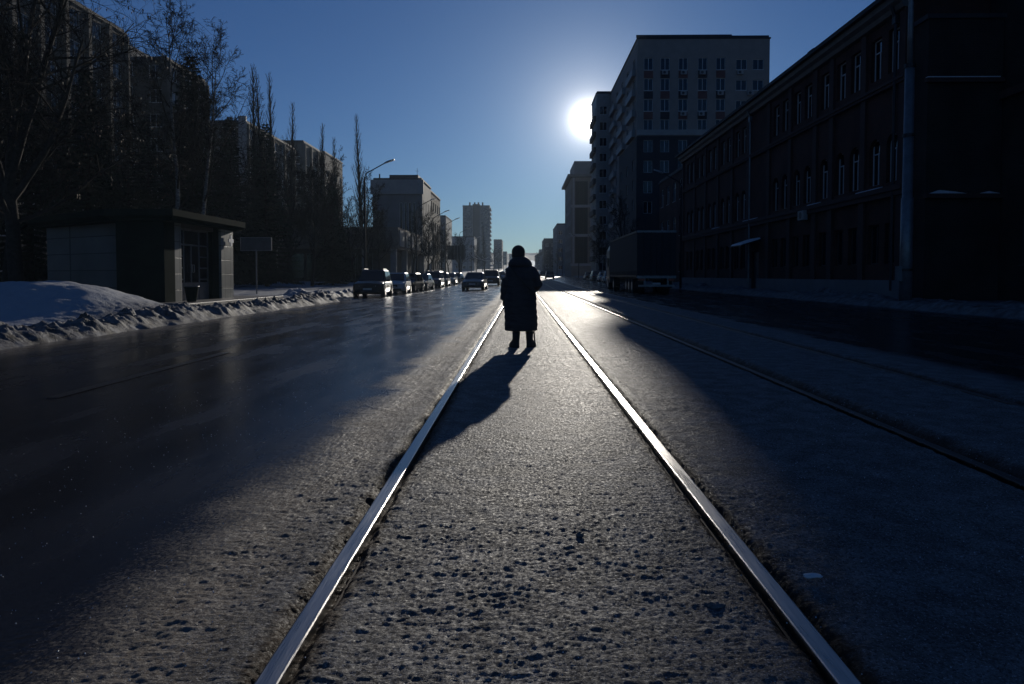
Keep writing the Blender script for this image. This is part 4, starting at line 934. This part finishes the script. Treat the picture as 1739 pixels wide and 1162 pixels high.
# ------------------------------------------------------------ vehicles
def rrect(hx, y0, y1, z, r=.25, n=4, pinch=0):
    pts = []
    for cx, cy, a0 in ((hx-r, y1-r, 0), (-hx+r, y1-r, 90), (-hx+r, y0+r, 180), (hx-r, y0+r, 270)):
        for k in range(n+1):
            a = R(a0+90*k/n); pts.append((cx+r*math.cos(a), cy+r*math.sin(a), z))
    return pts
def make_car(name, kind, col):
    """front of the car at -Y"""
    S = {'suv': dict(L=4.65, W=.93, bz=.95, hz=1.02, rz=1.68, cowl=-1.0, rtop=-.35, btop=1.75, bot=2.12, wr=.36),
         'sedan': dict(L=4.5, W=.88, bz=.88, hz=.88, rz=1.46, cowl=-.95, rtop=-.2, btop=1.05, bot=1.62, wr=.32),
         'hatch': dict(L=4.1, W=.86, bz=.90, hz=.92, rz=1.52, cowl=-.95, rtop=-.25, btop=1.45, bot=1.9, wr=.32)}[kind]
    root = empty(name); pm = P[col]; L2 = S['L']/2; W = S['W']
    # lower body: cross-sections along the length
    st = []
    ys = [-L2, -L2+.06, -L2+.35, -L2+.9, S['cowl'], 0, S['bot']-.3, S['bot'], L2-.06, L2]
    for y in ys:
        f = min(1, (abs(abs(y)-L2))/.35); w_ = W*(.84+.16*math.sqrt(f)) if abs(y) > L2-.36 else W
        zt = S['hz']-.17 if y < -L2+.1 else (S['hz']-.10 if y < -L2+.5 else (S['hz']-.04 if y < S['cowl']-.1 else S['bz']+.03))
        if y > L2-.1: zt = S['bz']-.04
        zb = .30 if abs(y) > L2-.1 else .20
        hp = [(w_*.8, zb), (w_*.97, zb+.10), (w_, .55), (w_*.985, zt-.22), (w_*.93, zt-.05), (w_*.78, zt), (0, zt+.035)]
        st.append([(x, y, z) for x, z in hp]+[(-x, y, z) for x, z in hp[-2::-1]])
    MB().loft(st).build('body', pm, root, smooth=False, bevel=.03)
    r0 = rrect(W*.93, S['cowl'], S['bot'], S['bz']-.02, .2); r1 = rrect(W*.76, S['rtop'], S['btop'], S['rz']-.07, .16); r2 = rrect(W*.68, S['rtop']+.12, S['btop']-.1, S['rz'], .14)
    MB().loft([r0, r1, r2]).build('cabin', pm, root, smooth=False)
    # glazing, 1 cm proud of the cabin
    def panel(a, b, c, d, s=.0, o=(0, 0, 0)):
        A = [Vector(p) for p in (a, b, c, d)]; cen = sum(A, Vector())/4; n_ = (A[1]-A[0]).cross(A[3]-A[0]).normalized()
        A = [p+(cen-p)*s for p in A]; q = [p+n_*.016 for p in A]; return A, q
    zb_, zt_ = S['bz']+.03, S['rz']-.10
    def yy(f0, f1, t): return f0+(f1-f0)*t
    h_ = (zt_-zb_); tw = W*.93-(W*.93-W*.76)*(.93)
    gw = MB()
    for (a, b, c, d) in (((-W*.80, S['cowl']+.05, zb_), (W*.80, S['cowl']+.05, zb_), (W*.66, S['rtop']-.03, zt_+.01), (-W*.66, S['rtop']-.03, zt_+.01)),):
        A, q = panel(a, b, c, d); gw.loft([A, q])
    gw.build('windscreen', M_carglass, root)
    A, q = panel((W*.78, S['bot']-.05, zb_), (-W*.78, S['bot']-.05, zb_), (-W*.64, S['btop']+.03, zt_), (W*.64, S['btop']+.03, zt_)); MB().loft([A, q]).build('rear_window', M_carglass, root)
    mid = (S['rtop']+S['btop'])/2-.05
    for s in (-1, 1):
        for f0, f1, g0, g1 in ((S['cowl']+.32, mid-.04, S['rtop']+.12, mid-.04), (mid+.04, S['bot']-.38, mid+.04, S['btop']-.12)):
            a, b, c, d = (s*W*.925, f0, zb_), (s*W*.925, f1, zb_), (s*W*.775, g1, zt_), (s*W*.775, g0, zt_)
            if s < 0: a, b, c, d = b, a, d, c
            A, q = panel(a, b, c, d); MB().loft([A, q]).build('side_window', M_carglass, root)
        mr_ = MB().loft([rrect(.09, -.05, .05, 0, .03, 2), rrect(.10, -.06, .06, .07, .03, 2), rrect(.085, -.05, .05, .14, .03, 2)]).build('mirror', pm, root); mr_.location = (s*(W+.09), S['cowl']+.42, S['bz']+.02)
        hl = MB().loft([[(s*W*.50, -L2-.012, S['hz']-.36), (s*W*.84, -L2+.09, S['hz']-.34), (s*W*.86, -L2+.12, S['hz']-.20), (s*W*.54, -L2+.0, S['hz']-.24)], [(s*W*.50, -L2+.1, S['hz']-.36), (s*W*.80, -L2+.2, S['hz']-.34), (s*W*.80, -L2+.2, S['hz']-.20), (s*W*.54, -L2+.1, S['hz']-.24)]]).build('headlight', M_light, root)
        MB().box(min(s*W*.56, s*W*.84), L2-.1, S['bz']-.3, max(s*W*.56, s*W*.84), L2+.01, S['bz']-.1).build('tail_light', M_tail, root, bevel=.02)
        for y in (-L2+.85, L2-.85):
            ar = MB().tube([(s*(W-.22), y, S['wr']), (s*(W+.006), y, S['wr'])], S['wr']+.05, 22).build('wheel_arch', M_plastic, root)
            wh = MB().loft([[(s*xx, y+r_*math.cos(t), S['wr']+r_*math.sin(t)) for t in [2*math.pi*k/22 for k in range(22)]] for xx, r_ in ((W-.2, S['wr']*.9), (W-.18, S['wr']), (W+.0, S['wr']), (W+.025, S['wr']*.93), (W+.02, S['wr']*.66))]).build('wheel', M_rubber, root)
            rm = MB().tube([(s*(W+.005), y, S['wr']), (s*(W+.03), y, S['wr'])], S['wr']*.62, 16)
            rm.build('rim', M_rim, wh)
    MB().box(-W*.42, -L2-.02, S['hz']-.40, W*.42, -L2+.05, S['hz']-.24).build('grille', M_plastic, root, bevel=.02)
    MB().box(-W*.72, -L2-.018, .30, W*.72, -L2+.05, .42).build('lower_grille', M_plastic, root, bevel=.02)
    MB().box(-.26, -L2-.035, .46, .26, -L2-.021, .57).build('number_plate', M_plate, root)
    MB().box(-.26, L2+.003, .55, .26, L2+.02, .66).build('number_plate', M_plate, root)
    if kind == 'suv':
        for s in (-1, 1): MB().tube([(s*W*.64, S['rtop']+.2, S['rz']-.01), (s*W*.64, S['rtop']+.35, S['rz']+.05), (s*W*.64, S['btop']-.35, S['rz']+.05), (s*W*.64, S['btop']-.2, S['rz']-.01)], .02, 6).build('roof_rail', M_plastic, root)
    return root
GP = 'cars parked along the left kerb'; GM = 'cars driving towards the camera'; GR = 'far cars on the right carriageway'
cars = [('suv', 'black', -9.3, 42.8, 3, 'black SUV with roof rails, nearest in the parked row beside the snow bank', GP), ('hatch', 'white', -9.0, 49.0, 2, 'white hatchback directly behind the nearest black SUV', GP), ('hatch', 'black', -9.15, 55.2, -6, 'black hatchback third in the parked row, turned slightly to the street', GP),
        ('sedan', 'grey', -9.1, 61.6, -4, 'grey saloon fourth in the parked row with a shining bonnet edge', GP), ('suv', 'blue', -9.0, 69.6, 0, 'blue SUV in the middle of the parked row with the strong sun sparkle', GP), ('hatch', 'grey', -9.05, 77, 0, 'grey hatchback right behind the blue SUV', GP), ('sedan', 'silver', -9.0, 85, 0, 'silver saloon near the far end of the parked row', GP),
        ('suv', 'grey', -11.6, 93, 0, 'grey SUV with a bright roof standing behind the parked row', GP), ('sedan', 'black', -9.2, 95.5, -8, 'black saloon last in the parked row beside the moving traffic', GP),
        ('sedan', 'grey', -3.85, 56.3, -2, 'dark grey saloon leading the oncoming traffic', GM), ('suv', 'black', -3.35, 75.5, 0, 'black SUV driving just behind the leading saloon', GM), ('sedan', 'silver', -3.3, 108, 0, 'small silver saloon third in the oncoming traffic', GM), ('sedan', 'grey', -3.6, 150, 0, 'tiny distant saloon last in the oncoming traffic', GM),
        ('hatch', 'grey', 5.4, 132, 180, 'lone grey hatchback far ahead beside the tram rails', GR), ('sedan', 'black', 5.2, 168, 180, 'tiny black saloon ahead of the far grey hatchback', GR), ('suv', 'grey', 12.2, 112, 180, 'grey SUV parked far along the right kerb before the office block', GR), ('sedan', 'black', 12.4, 126, 180, 'black saloon parked on the right kerb ahead of the grey SUV', GR), ('hatch', 'white', 12.2, 96, 180, 'white hatchback parked on the right just beyond the lorry', GR), ('sedan', 'silver', 12.4, 103.5, 180, 'silver saloon parked on the right between the white hatchback and the grey SUV', GR)]
cache = {}
for kind, col, x_, y_, rz, lab, grp in cars:
    o = cache.get((kind, col))
    if o is None: o = make_car('parked_car' if grp != GM else 'moving_car', kind, col); cache[(kind, col)] = o
    else: o = copy_tree(o)
    o.location = (x_, y_, float(zc(np.array(x_)))+gz(y_)+.0); o.rotation_euler = (0, 0, R(rz)); tag(o, lab, 'car', grp)

# lorry with a curtain-sided trailer, seen from behind
T = empty('lorry', (8.65, 44, -.07), R(0), 'lorry with a tall dark box trailer parked on the right carriageway, seen from behind', 'lorry')
M_curt = mat('trailer_curtain', (.022, .024, .027), (.015, .017, .02), 1.5, .75, bump=.3, bscale=3, stretch=(1, 1, .1))
tb = MB().box(-1.24, .05, 1.15, 1.24, 13.6, 4.02).build('trailer_box', M_curt, T)
for s in (-1, 1):
    MB().box(s*1.27-.02, 0, 1.1, s*1.27+.02, 13.65, 1.22).box(s*1.27-.02, 0, 3.95, s*1.27+.02, 13.65, 4.07).build('side_rail', M_dkmetal, T)
    mb = MB()
    for k in range(22): mb.box(s*1.255-.012, .4+k*.6, 1.0, s*1.255+.012, .45+k*.6, 1.5)
    mb.build('curtain_straps', M_dkmetal, T)
    d_ = MB().box(min(s*.01, s*1.2), -.02, 1.2, max(s*.01, s*1.2), .047, 3.95).build('rear_door', M_curt, T)
    for k in (.35, .85): MB().tube([(s*k, -.05, 1.15), (s*k, -.05, 3.98)], .022, 8).build('lock_rod', M_dkmetal, d_)
    MB().box(s*.95-.2, -.04, .85, s*.95+.2, .02, 1.0).build('tail_light', M_tail, T)
    MB().box(s*.9-.3, .9, .35, s*.9+.3, .93, .85).build('mud_flap', M_rubber, T)
    for y in (2.2, 3.5, 4.8, 15.0, 11.4):
        wh = MB().tube([(s*.75, y, .5), (s*1.22, y, .5)], [.5, .5], 22).build('wheel', M_rubber, T); MB().tube([(s*1.2, y, .5), (s*1.235, y, .5)], .28, 14).build('rim', M_rim, wh)
MB().box(-1.26, -.01, 3.953, 1.26, .06, 4.09).box(-1.26, -.01, 1.02, 1.26, .06, 1.19).build('door_frame', M_galv, T)
MB().box(-1.15, -.05, .48, 1.15, .05, .60).box(-.8, 0, .6, -.7, .2, 1.1).box(.7, 0, .6, .8, .2, 1.1).build('underrun_bar', M_galv, T)
MB().box(-.5, .2, .85, -.35, 15, 1.1).box(.35, .2, .85, .5, 15, 1.1).build('chassis', M_dkmetal, T)
MB().box(-.26, -.075, .62, .26, -.055, .74).build('number_plate', M_plate, T)
cb = MB().loft([rrect(1.2, 14.0, 16.2, .6, .12), rrect(1.22, 14.0, 16.3, 1.6, .15), rrect(1.2, 14.0, 16.15, 3.3, .2), rrect(1.05, 14.1, 15.8, 3.75, .3)]).build('cab', P['grey'], T)
for s in (-1, 1):
    MB().box(s*1.235-.01, 14.6, 1.9, s*1.235+.01, 15.7, 2.7).build('window', M_carglass, cb)
    MB().box(s*1.42-.09, 15.8, 2.0, s*1.42+.09, 15.95, 2.7).build('mirror', M_plastic, cb)

# ------------------------------------------------------------ the walking woman
W_ = empty('person', (-0.025, 10.68, .0), 0, 'person in long dark coat and knit hat walking away along the tracks', 'person')
def eval_mesh(o, name):
    dg = bpy.context.evaluated_depsgraph_get(); dg.update(); me = bpy.data.meshes.new_from_object(o.evaluated_get(dg)); me.name = name
    bpy.data.objects.remove(o); return me
def skinned(joints, bones, root=0, sub=2, name='body'):
    me = bpy.data.meshes.new(name); me.from_pydata([j[:3] for j in joints], bones, []); o = bpy.data.objects.new(name, me); COL.objects.link(o)
    m = o.modifiers.new('s', 'SKIN'); sk = me.skin_vertices[0].data
    for i, j in enumerate(joints):
        r = j[3]; sk[i].radius = (r, r) if not hasattr(r, '__len__') else r; sk[i].use_root = (i == root)
    m.use_smooth_shade = True; o.modifiers.new('d', 'SUBSURF').levels = sub; o.modifiers['d'].render_levels = sub
    return eval_mesh(o, name)
M_skin = mat('skin', (.42, .26, .19), (.36, .22, .16), 6, .5)
M_coat = mat('quilted_coat', (.020, .020, .024), (.012, .012, .015), 5, .62, bump=.5, bscale=14, stretch=(1, 1, 3))
M_hat = mat('knit_wool', (.035, .030, .028), (.02, .018, .017), 30, .95, bump=.9, bscale=90)
for m_ in (M_coat, M_hat):
    b_ = m_.node_tree.nodes['Principled BSDF']; b_.inputs['Sheen Weight'].default_value = .04; b_.inputs['Sheen Roughness'].default_value = .35
M_boot = mat('boot_leather', (.014, .013, .013), (.009, .009, .009), 8, .5)
M_trouser = mat('dark_wool', (.018, .018, .02), (.012, .012, .014), 12, .9)
M_strap = mat('bag_strap', (.01, .01, .01), (.007, .007, .007), 8, .6)
M_mitt = mat('wool_glove', (.02, .019, .02), (.013, .012, .013), 30, .95, bump=.8, bscale=90)
# y forward = away from the camera; slight stoop forward
J = [(0, .02, .86, .12), (0, .03, 1.05, .12), (0, .04, 1.22, .13), (0, .055, 1.30, .09), (-.012, .07, 1.37, .05), (-.026, .085, 1.45, .07), (-.028, .09, 1.52, .07),
     (-.09, .01, .80, .09), (-.065, .02, .46, .055), (-.06, -.02, .13, .04), (-.08, .06, .05, .03),
     (.09, .03, .80, .09), (.125, .07, .47, .055), (.14, .05, .13, .04), (.16, .12, .05, .03),
     (-.17, .04, 1.22, .05), (-.228, .0, 1.00, .045), (-.245, .05, .77, .036), (-.24, .10, .70, .035),
     (.17, .04, 1.22, .05), (.25, .01, 1.02, .045), (.19, .21, .93, .038), (.15, .28, .90, .033)]
Bn = [(0, 1), (1, 2), (2, 3), (3, 4), (4, 5), (5, 6), (0, 7), (7, 8), (8, 9), (9, 10), (0, 11), (11, 12), (12, 13), (13, 14), (2, 15), (15, 16), (16, 17), (17, 18), (2, 19), (19, 20), (20, 21), (21, 22)]
link('body', skinned(J, Bn), M_skin, W_)
# face: nose, brow, ears shaped as one head piece belonging to the body mesh is hidden by hat and collar from behind
fc = bmesh.new(); bmesh.ops.create_uvsphere(fc, u_segments=24, v_segments=16, radius=.1)
for v in fc.verts:
    c = v.co; c.x *= .78; c.z *= 1.12
    if c.y > .05 and abs(c.x) < .02 and -.04 < c.z < .02: c.y += .025
    if c.y > .06 and abs(abs(c.x)-.03) < .014 and .005 < c.z < .03: c.y -= .012
    if c.z < -.07: c.y += .015
    if abs(c.x) > .07 and abs(c.z) < .03 and abs(c.y) < .02: c.x *= 1.18
me = bpy.data.meshes.new('head'); fc.to_mesh(me); fc.free(); me.polygons.foreach_set('use_smooth', [True]*len(me.polygons)); ho = link('face', me, M_skin, W_); ho.location = (-.028, .095, 1.465)
# coat: rings + sleeves fused into one cloth surface, then gently pulled into quilted rolls
def ring(cx, cy, z, rx, ry, n=40, fold=0, ph=0):
    out_ = []
    for k in range(n):
        t = 2*math.pi*k/n; f = 1+fold*math.sin(5*t+ph)+fold*.6*math.sin(9*t+1.3*ph)
        out_.append((cx+rx*f*math.cos(t), cy+ry*f*math.sin(t), z))
    return out_
cm = MB()
prof = [(.265, .250, .200), (.30, .255, .206), (.45, .252, .204), (.60, .250, .200), (.75, .246, .195), (.88, .238, .188), (.98, .232, .182), (1.08, .232, .182), (1.16, .228, .178), (1.23, .206, .165), (1.29, .165, .14), (1.34, .11, .11)]
cm.loft([ring(.003+(.008 if z < .6 else 0), .02+.05*max(0, z-.8), z, rx, ry, fold=.018*(1.3-z), ph=z*2) for z, rx, ry in prof])
cm.tube([(-.10, .05, 1.235), (-.165, .04, 1.185), (-.205, .01, 1.06), (-.222, .02, .92), (-.232, .05, .80), (-.236, .06, .745)], [.07, .088, .086, .080, .074, .078], 20)
cm.tube([(.10, .05, 1.235), (.175, .04, 1.20), (.238, .0, 1.09), (.262, .0, 1.0), (.235, .10, .945), (.195, .20, .925), (.17, .25, .915)], [.07, .092, .088, .086, .078, .072, .07], 20)
co = cm.build('coat_raw', None); rm = co.modifiers.new('r', 'REMESH'); rm.mode = 'VOXEL'; rm.voxel_size = .011; rm.use_smooth_shade = True
sm_ = co.modifiers.new('sm', 'SMOOTH'); sm_.iterations = 6; sm_.factor = .6
me = eval_mesh(co, 'coat')
n = len(me.vertices); a = np.empty(n*3); me.vertices.foreach_get('co', a); a = a.reshape(-1, 3); nn = np.empty(n*3); me.vertices.foreach_get('normal', nn) if hasattr(me.vertices[0], 'normal') else None
nn = nn.reshape(-1, 3)
q = np.abs(np.sin(a[:, 2]*math.pi/.105)); wr = .5*np.sin(a[:, 0]*38+a[:, 2]*21)+.5*np.sin(a[:, 2]*63+a[:, 0]*15)
disp = (.007*(q**.5-.6)+.0035*wr)*np.clip((a[:, 2]-.27)/.05, 0, 1)
a = a+nn*disp[:, None]; me.vertices.foreach_set('co', a.ravel()); me.update()
link('coat', me, M_coat, W_)
# bunched hood and collar
hm = MB()
hm.loft([ring(.0, .05, 1.235, .15, .13), ring(.0, .04, 1.27, .185, .165), ring(-.003, .035, 1.315, .188, .165, fold=.02, ph=1), ring(-.006, .04, 1.36, .165, .15, fold=.03, ph=2), ring(.0, .055, 1.40, .125, .125, fold=.02), ring(0, .07, 1.43, .095, .10)])
me = hm.mesh('hood', True); ho = link('hood', me, M_coat, W_); ho.modifiers.new('s', 'SUBSURF').levels = 1
# knit hat with turned brim
km = MB(); rows_ = [(1.405, .088, .10), (1.415, .098, .112), (1.455, .103, .116), (1.468, .100, .112), (1.50, .104, .114), (1.53, .100, .110), (1.558, .088, .098), (1.582, .068, .077), (1.598, .044, .05), (1.606, .018, .02), (1.607, .004, .004)]
km.loft([ring(-.028, .085+.02*(z-1.4), z, rx, ry, 36) for z, rx, ry in rows_])
km.build('knit_hat', M_hat, W_, smooth=True)
for s, fx, fy, ang in ((-1, -.06, -.02, .50), (1, .145, .05, -.35)):
    bt = MB()
    rg = []
    for z, y0, y1, hw in ((.0, -.07, .20, .052), (.018, -.075, .205, .056), (.05, -.07, .20, .055), (.09, -.065, .13, .052), (.13, -.065, .075, .052), (.19, -.068, .068, .056), (.245, -.072, .07, .062), (.25, -.06, .06, .052)):
        rg.append([( (hw*math.cos(t)), (y0+y1)/2+(y1-y0)/2*math.sin(t), z) for t in [2*math.pi*k/20 for k in range(20)]])
    o = bt.loft(rg).build('boot', M_boot, W_, smooth=True); o.location = (fx, fy, 0); o.rotation_euler = (0, 0, ang)
    MB().tube([(fx, fy, .2), (fx*.92, fy+.02, .34), (fx*.85, fy+.02, .45)], [.052, .062, .07], 16).build('trouser_leg', M_trouser, W_, smooth=True)
def hand(side, W0, d, up, curl, name='glove'):
    """palm, four bent fingers and a thumb leaving the side of the palm"""
    d = Vector(d).normalized(); up = Vector(up); up = (up-d*up.dot(d)).normalized(); lat = d.cross(up)*side; W0 = Vector(W0)
    g = MB(); g.tube([W0-d*.03, W0, W0+d*.045, W0+d*.085], [.034, .036, .040, .036], 12)
    for k, (o_, L) in enumerate(((-.028, .068), (-.010, .078), (.010, .074), (.027, .060))):
        p = W0+d*.08+lat*o_; dd = d.copy(); pts = [p-d*.02, p]
        for m in range(3): dd = (dd*math.cos(curl)-up*math.sin(curl)).normalized(); p = p+dd*L/3*1.05; pts.append(p)
        g.tube(pts, [.011, .0115, .011, .010, .0085], 8)
    p = W0+d*.02-lat*.03; g.tube([W0+d*.01-lat*.015, p, p+d*.03-lat*.022-up*.01, p+d*.055-lat*.024-up*.022], [.014, .014, .0125, .010], 8)
    return g.build(name, M_mitt, W_, smooth=True)
hand(1, (-.236, .075, .735), (.03, .12, -1), (1, 0, 0), .35)
hand(-1, (.155, .285, .905), (-.25, 1, -.15), (0, .2, 1), .95)
st_ = MB(); st_.tube([(-.15, -.08, 1.27), (-.10, -.155, 1.20), (.0, -.185, 1.08), (.10, -.182, .97), (.18, -.15, .88), (.215, -.06, .82)], .012, 6)
st_.build('bag_strap', M_strap, W_)
stick = empty('walking_stick', (.185, 10.83, .0), 0, 'thin dark walking stick planted right of the person', 'walking stick')
MB().tube([(.03, 0, .01), (-.035, .14, .80), (-.045, .155, .86)], [.012, .011, .012], 8).build('shaft', M_boot, stick)
MB().tube([(.031, -.002, 0), (.028, .005, .05)], [.019, .015], 8).build('rubber_tip', M_rubber, stick)
MB().tube([(-.045, .155, .855), (-.05, .14, .885), (-.05, .09, .895), (-.05, .04, .885)], [.014, .015, .015, .013], 8).build('handle', M_boot, stick)

W_.scale = (1.015, 1.015, 1.0)
# ------------------------------------------------------------ winter haze
hz = MB().box(-1900, -350, -3, 1900, 4100, 60).build('haze', kind='stuff')
hmt = bpy.data.materials.new('haze_air'); hmt.use_nodes = True; ht = hmt.node_tree; ht.nodes.clear()
vo = ht.nodes.new('ShaderNodeOutputMaterial'); vp = ht.nodes.new('ShaderNodeVolumePrincipled')
vp.inputs['Color'].default_value = (.62, .80, 1, 1); vp.inputs['Density'].default_value = .00028; vp.inputs['Anisotropy'].default_value = .25
ht.links.new(vp.outputs[0], vo.inputs['Volume']); hz.data.materials.append(hmt)
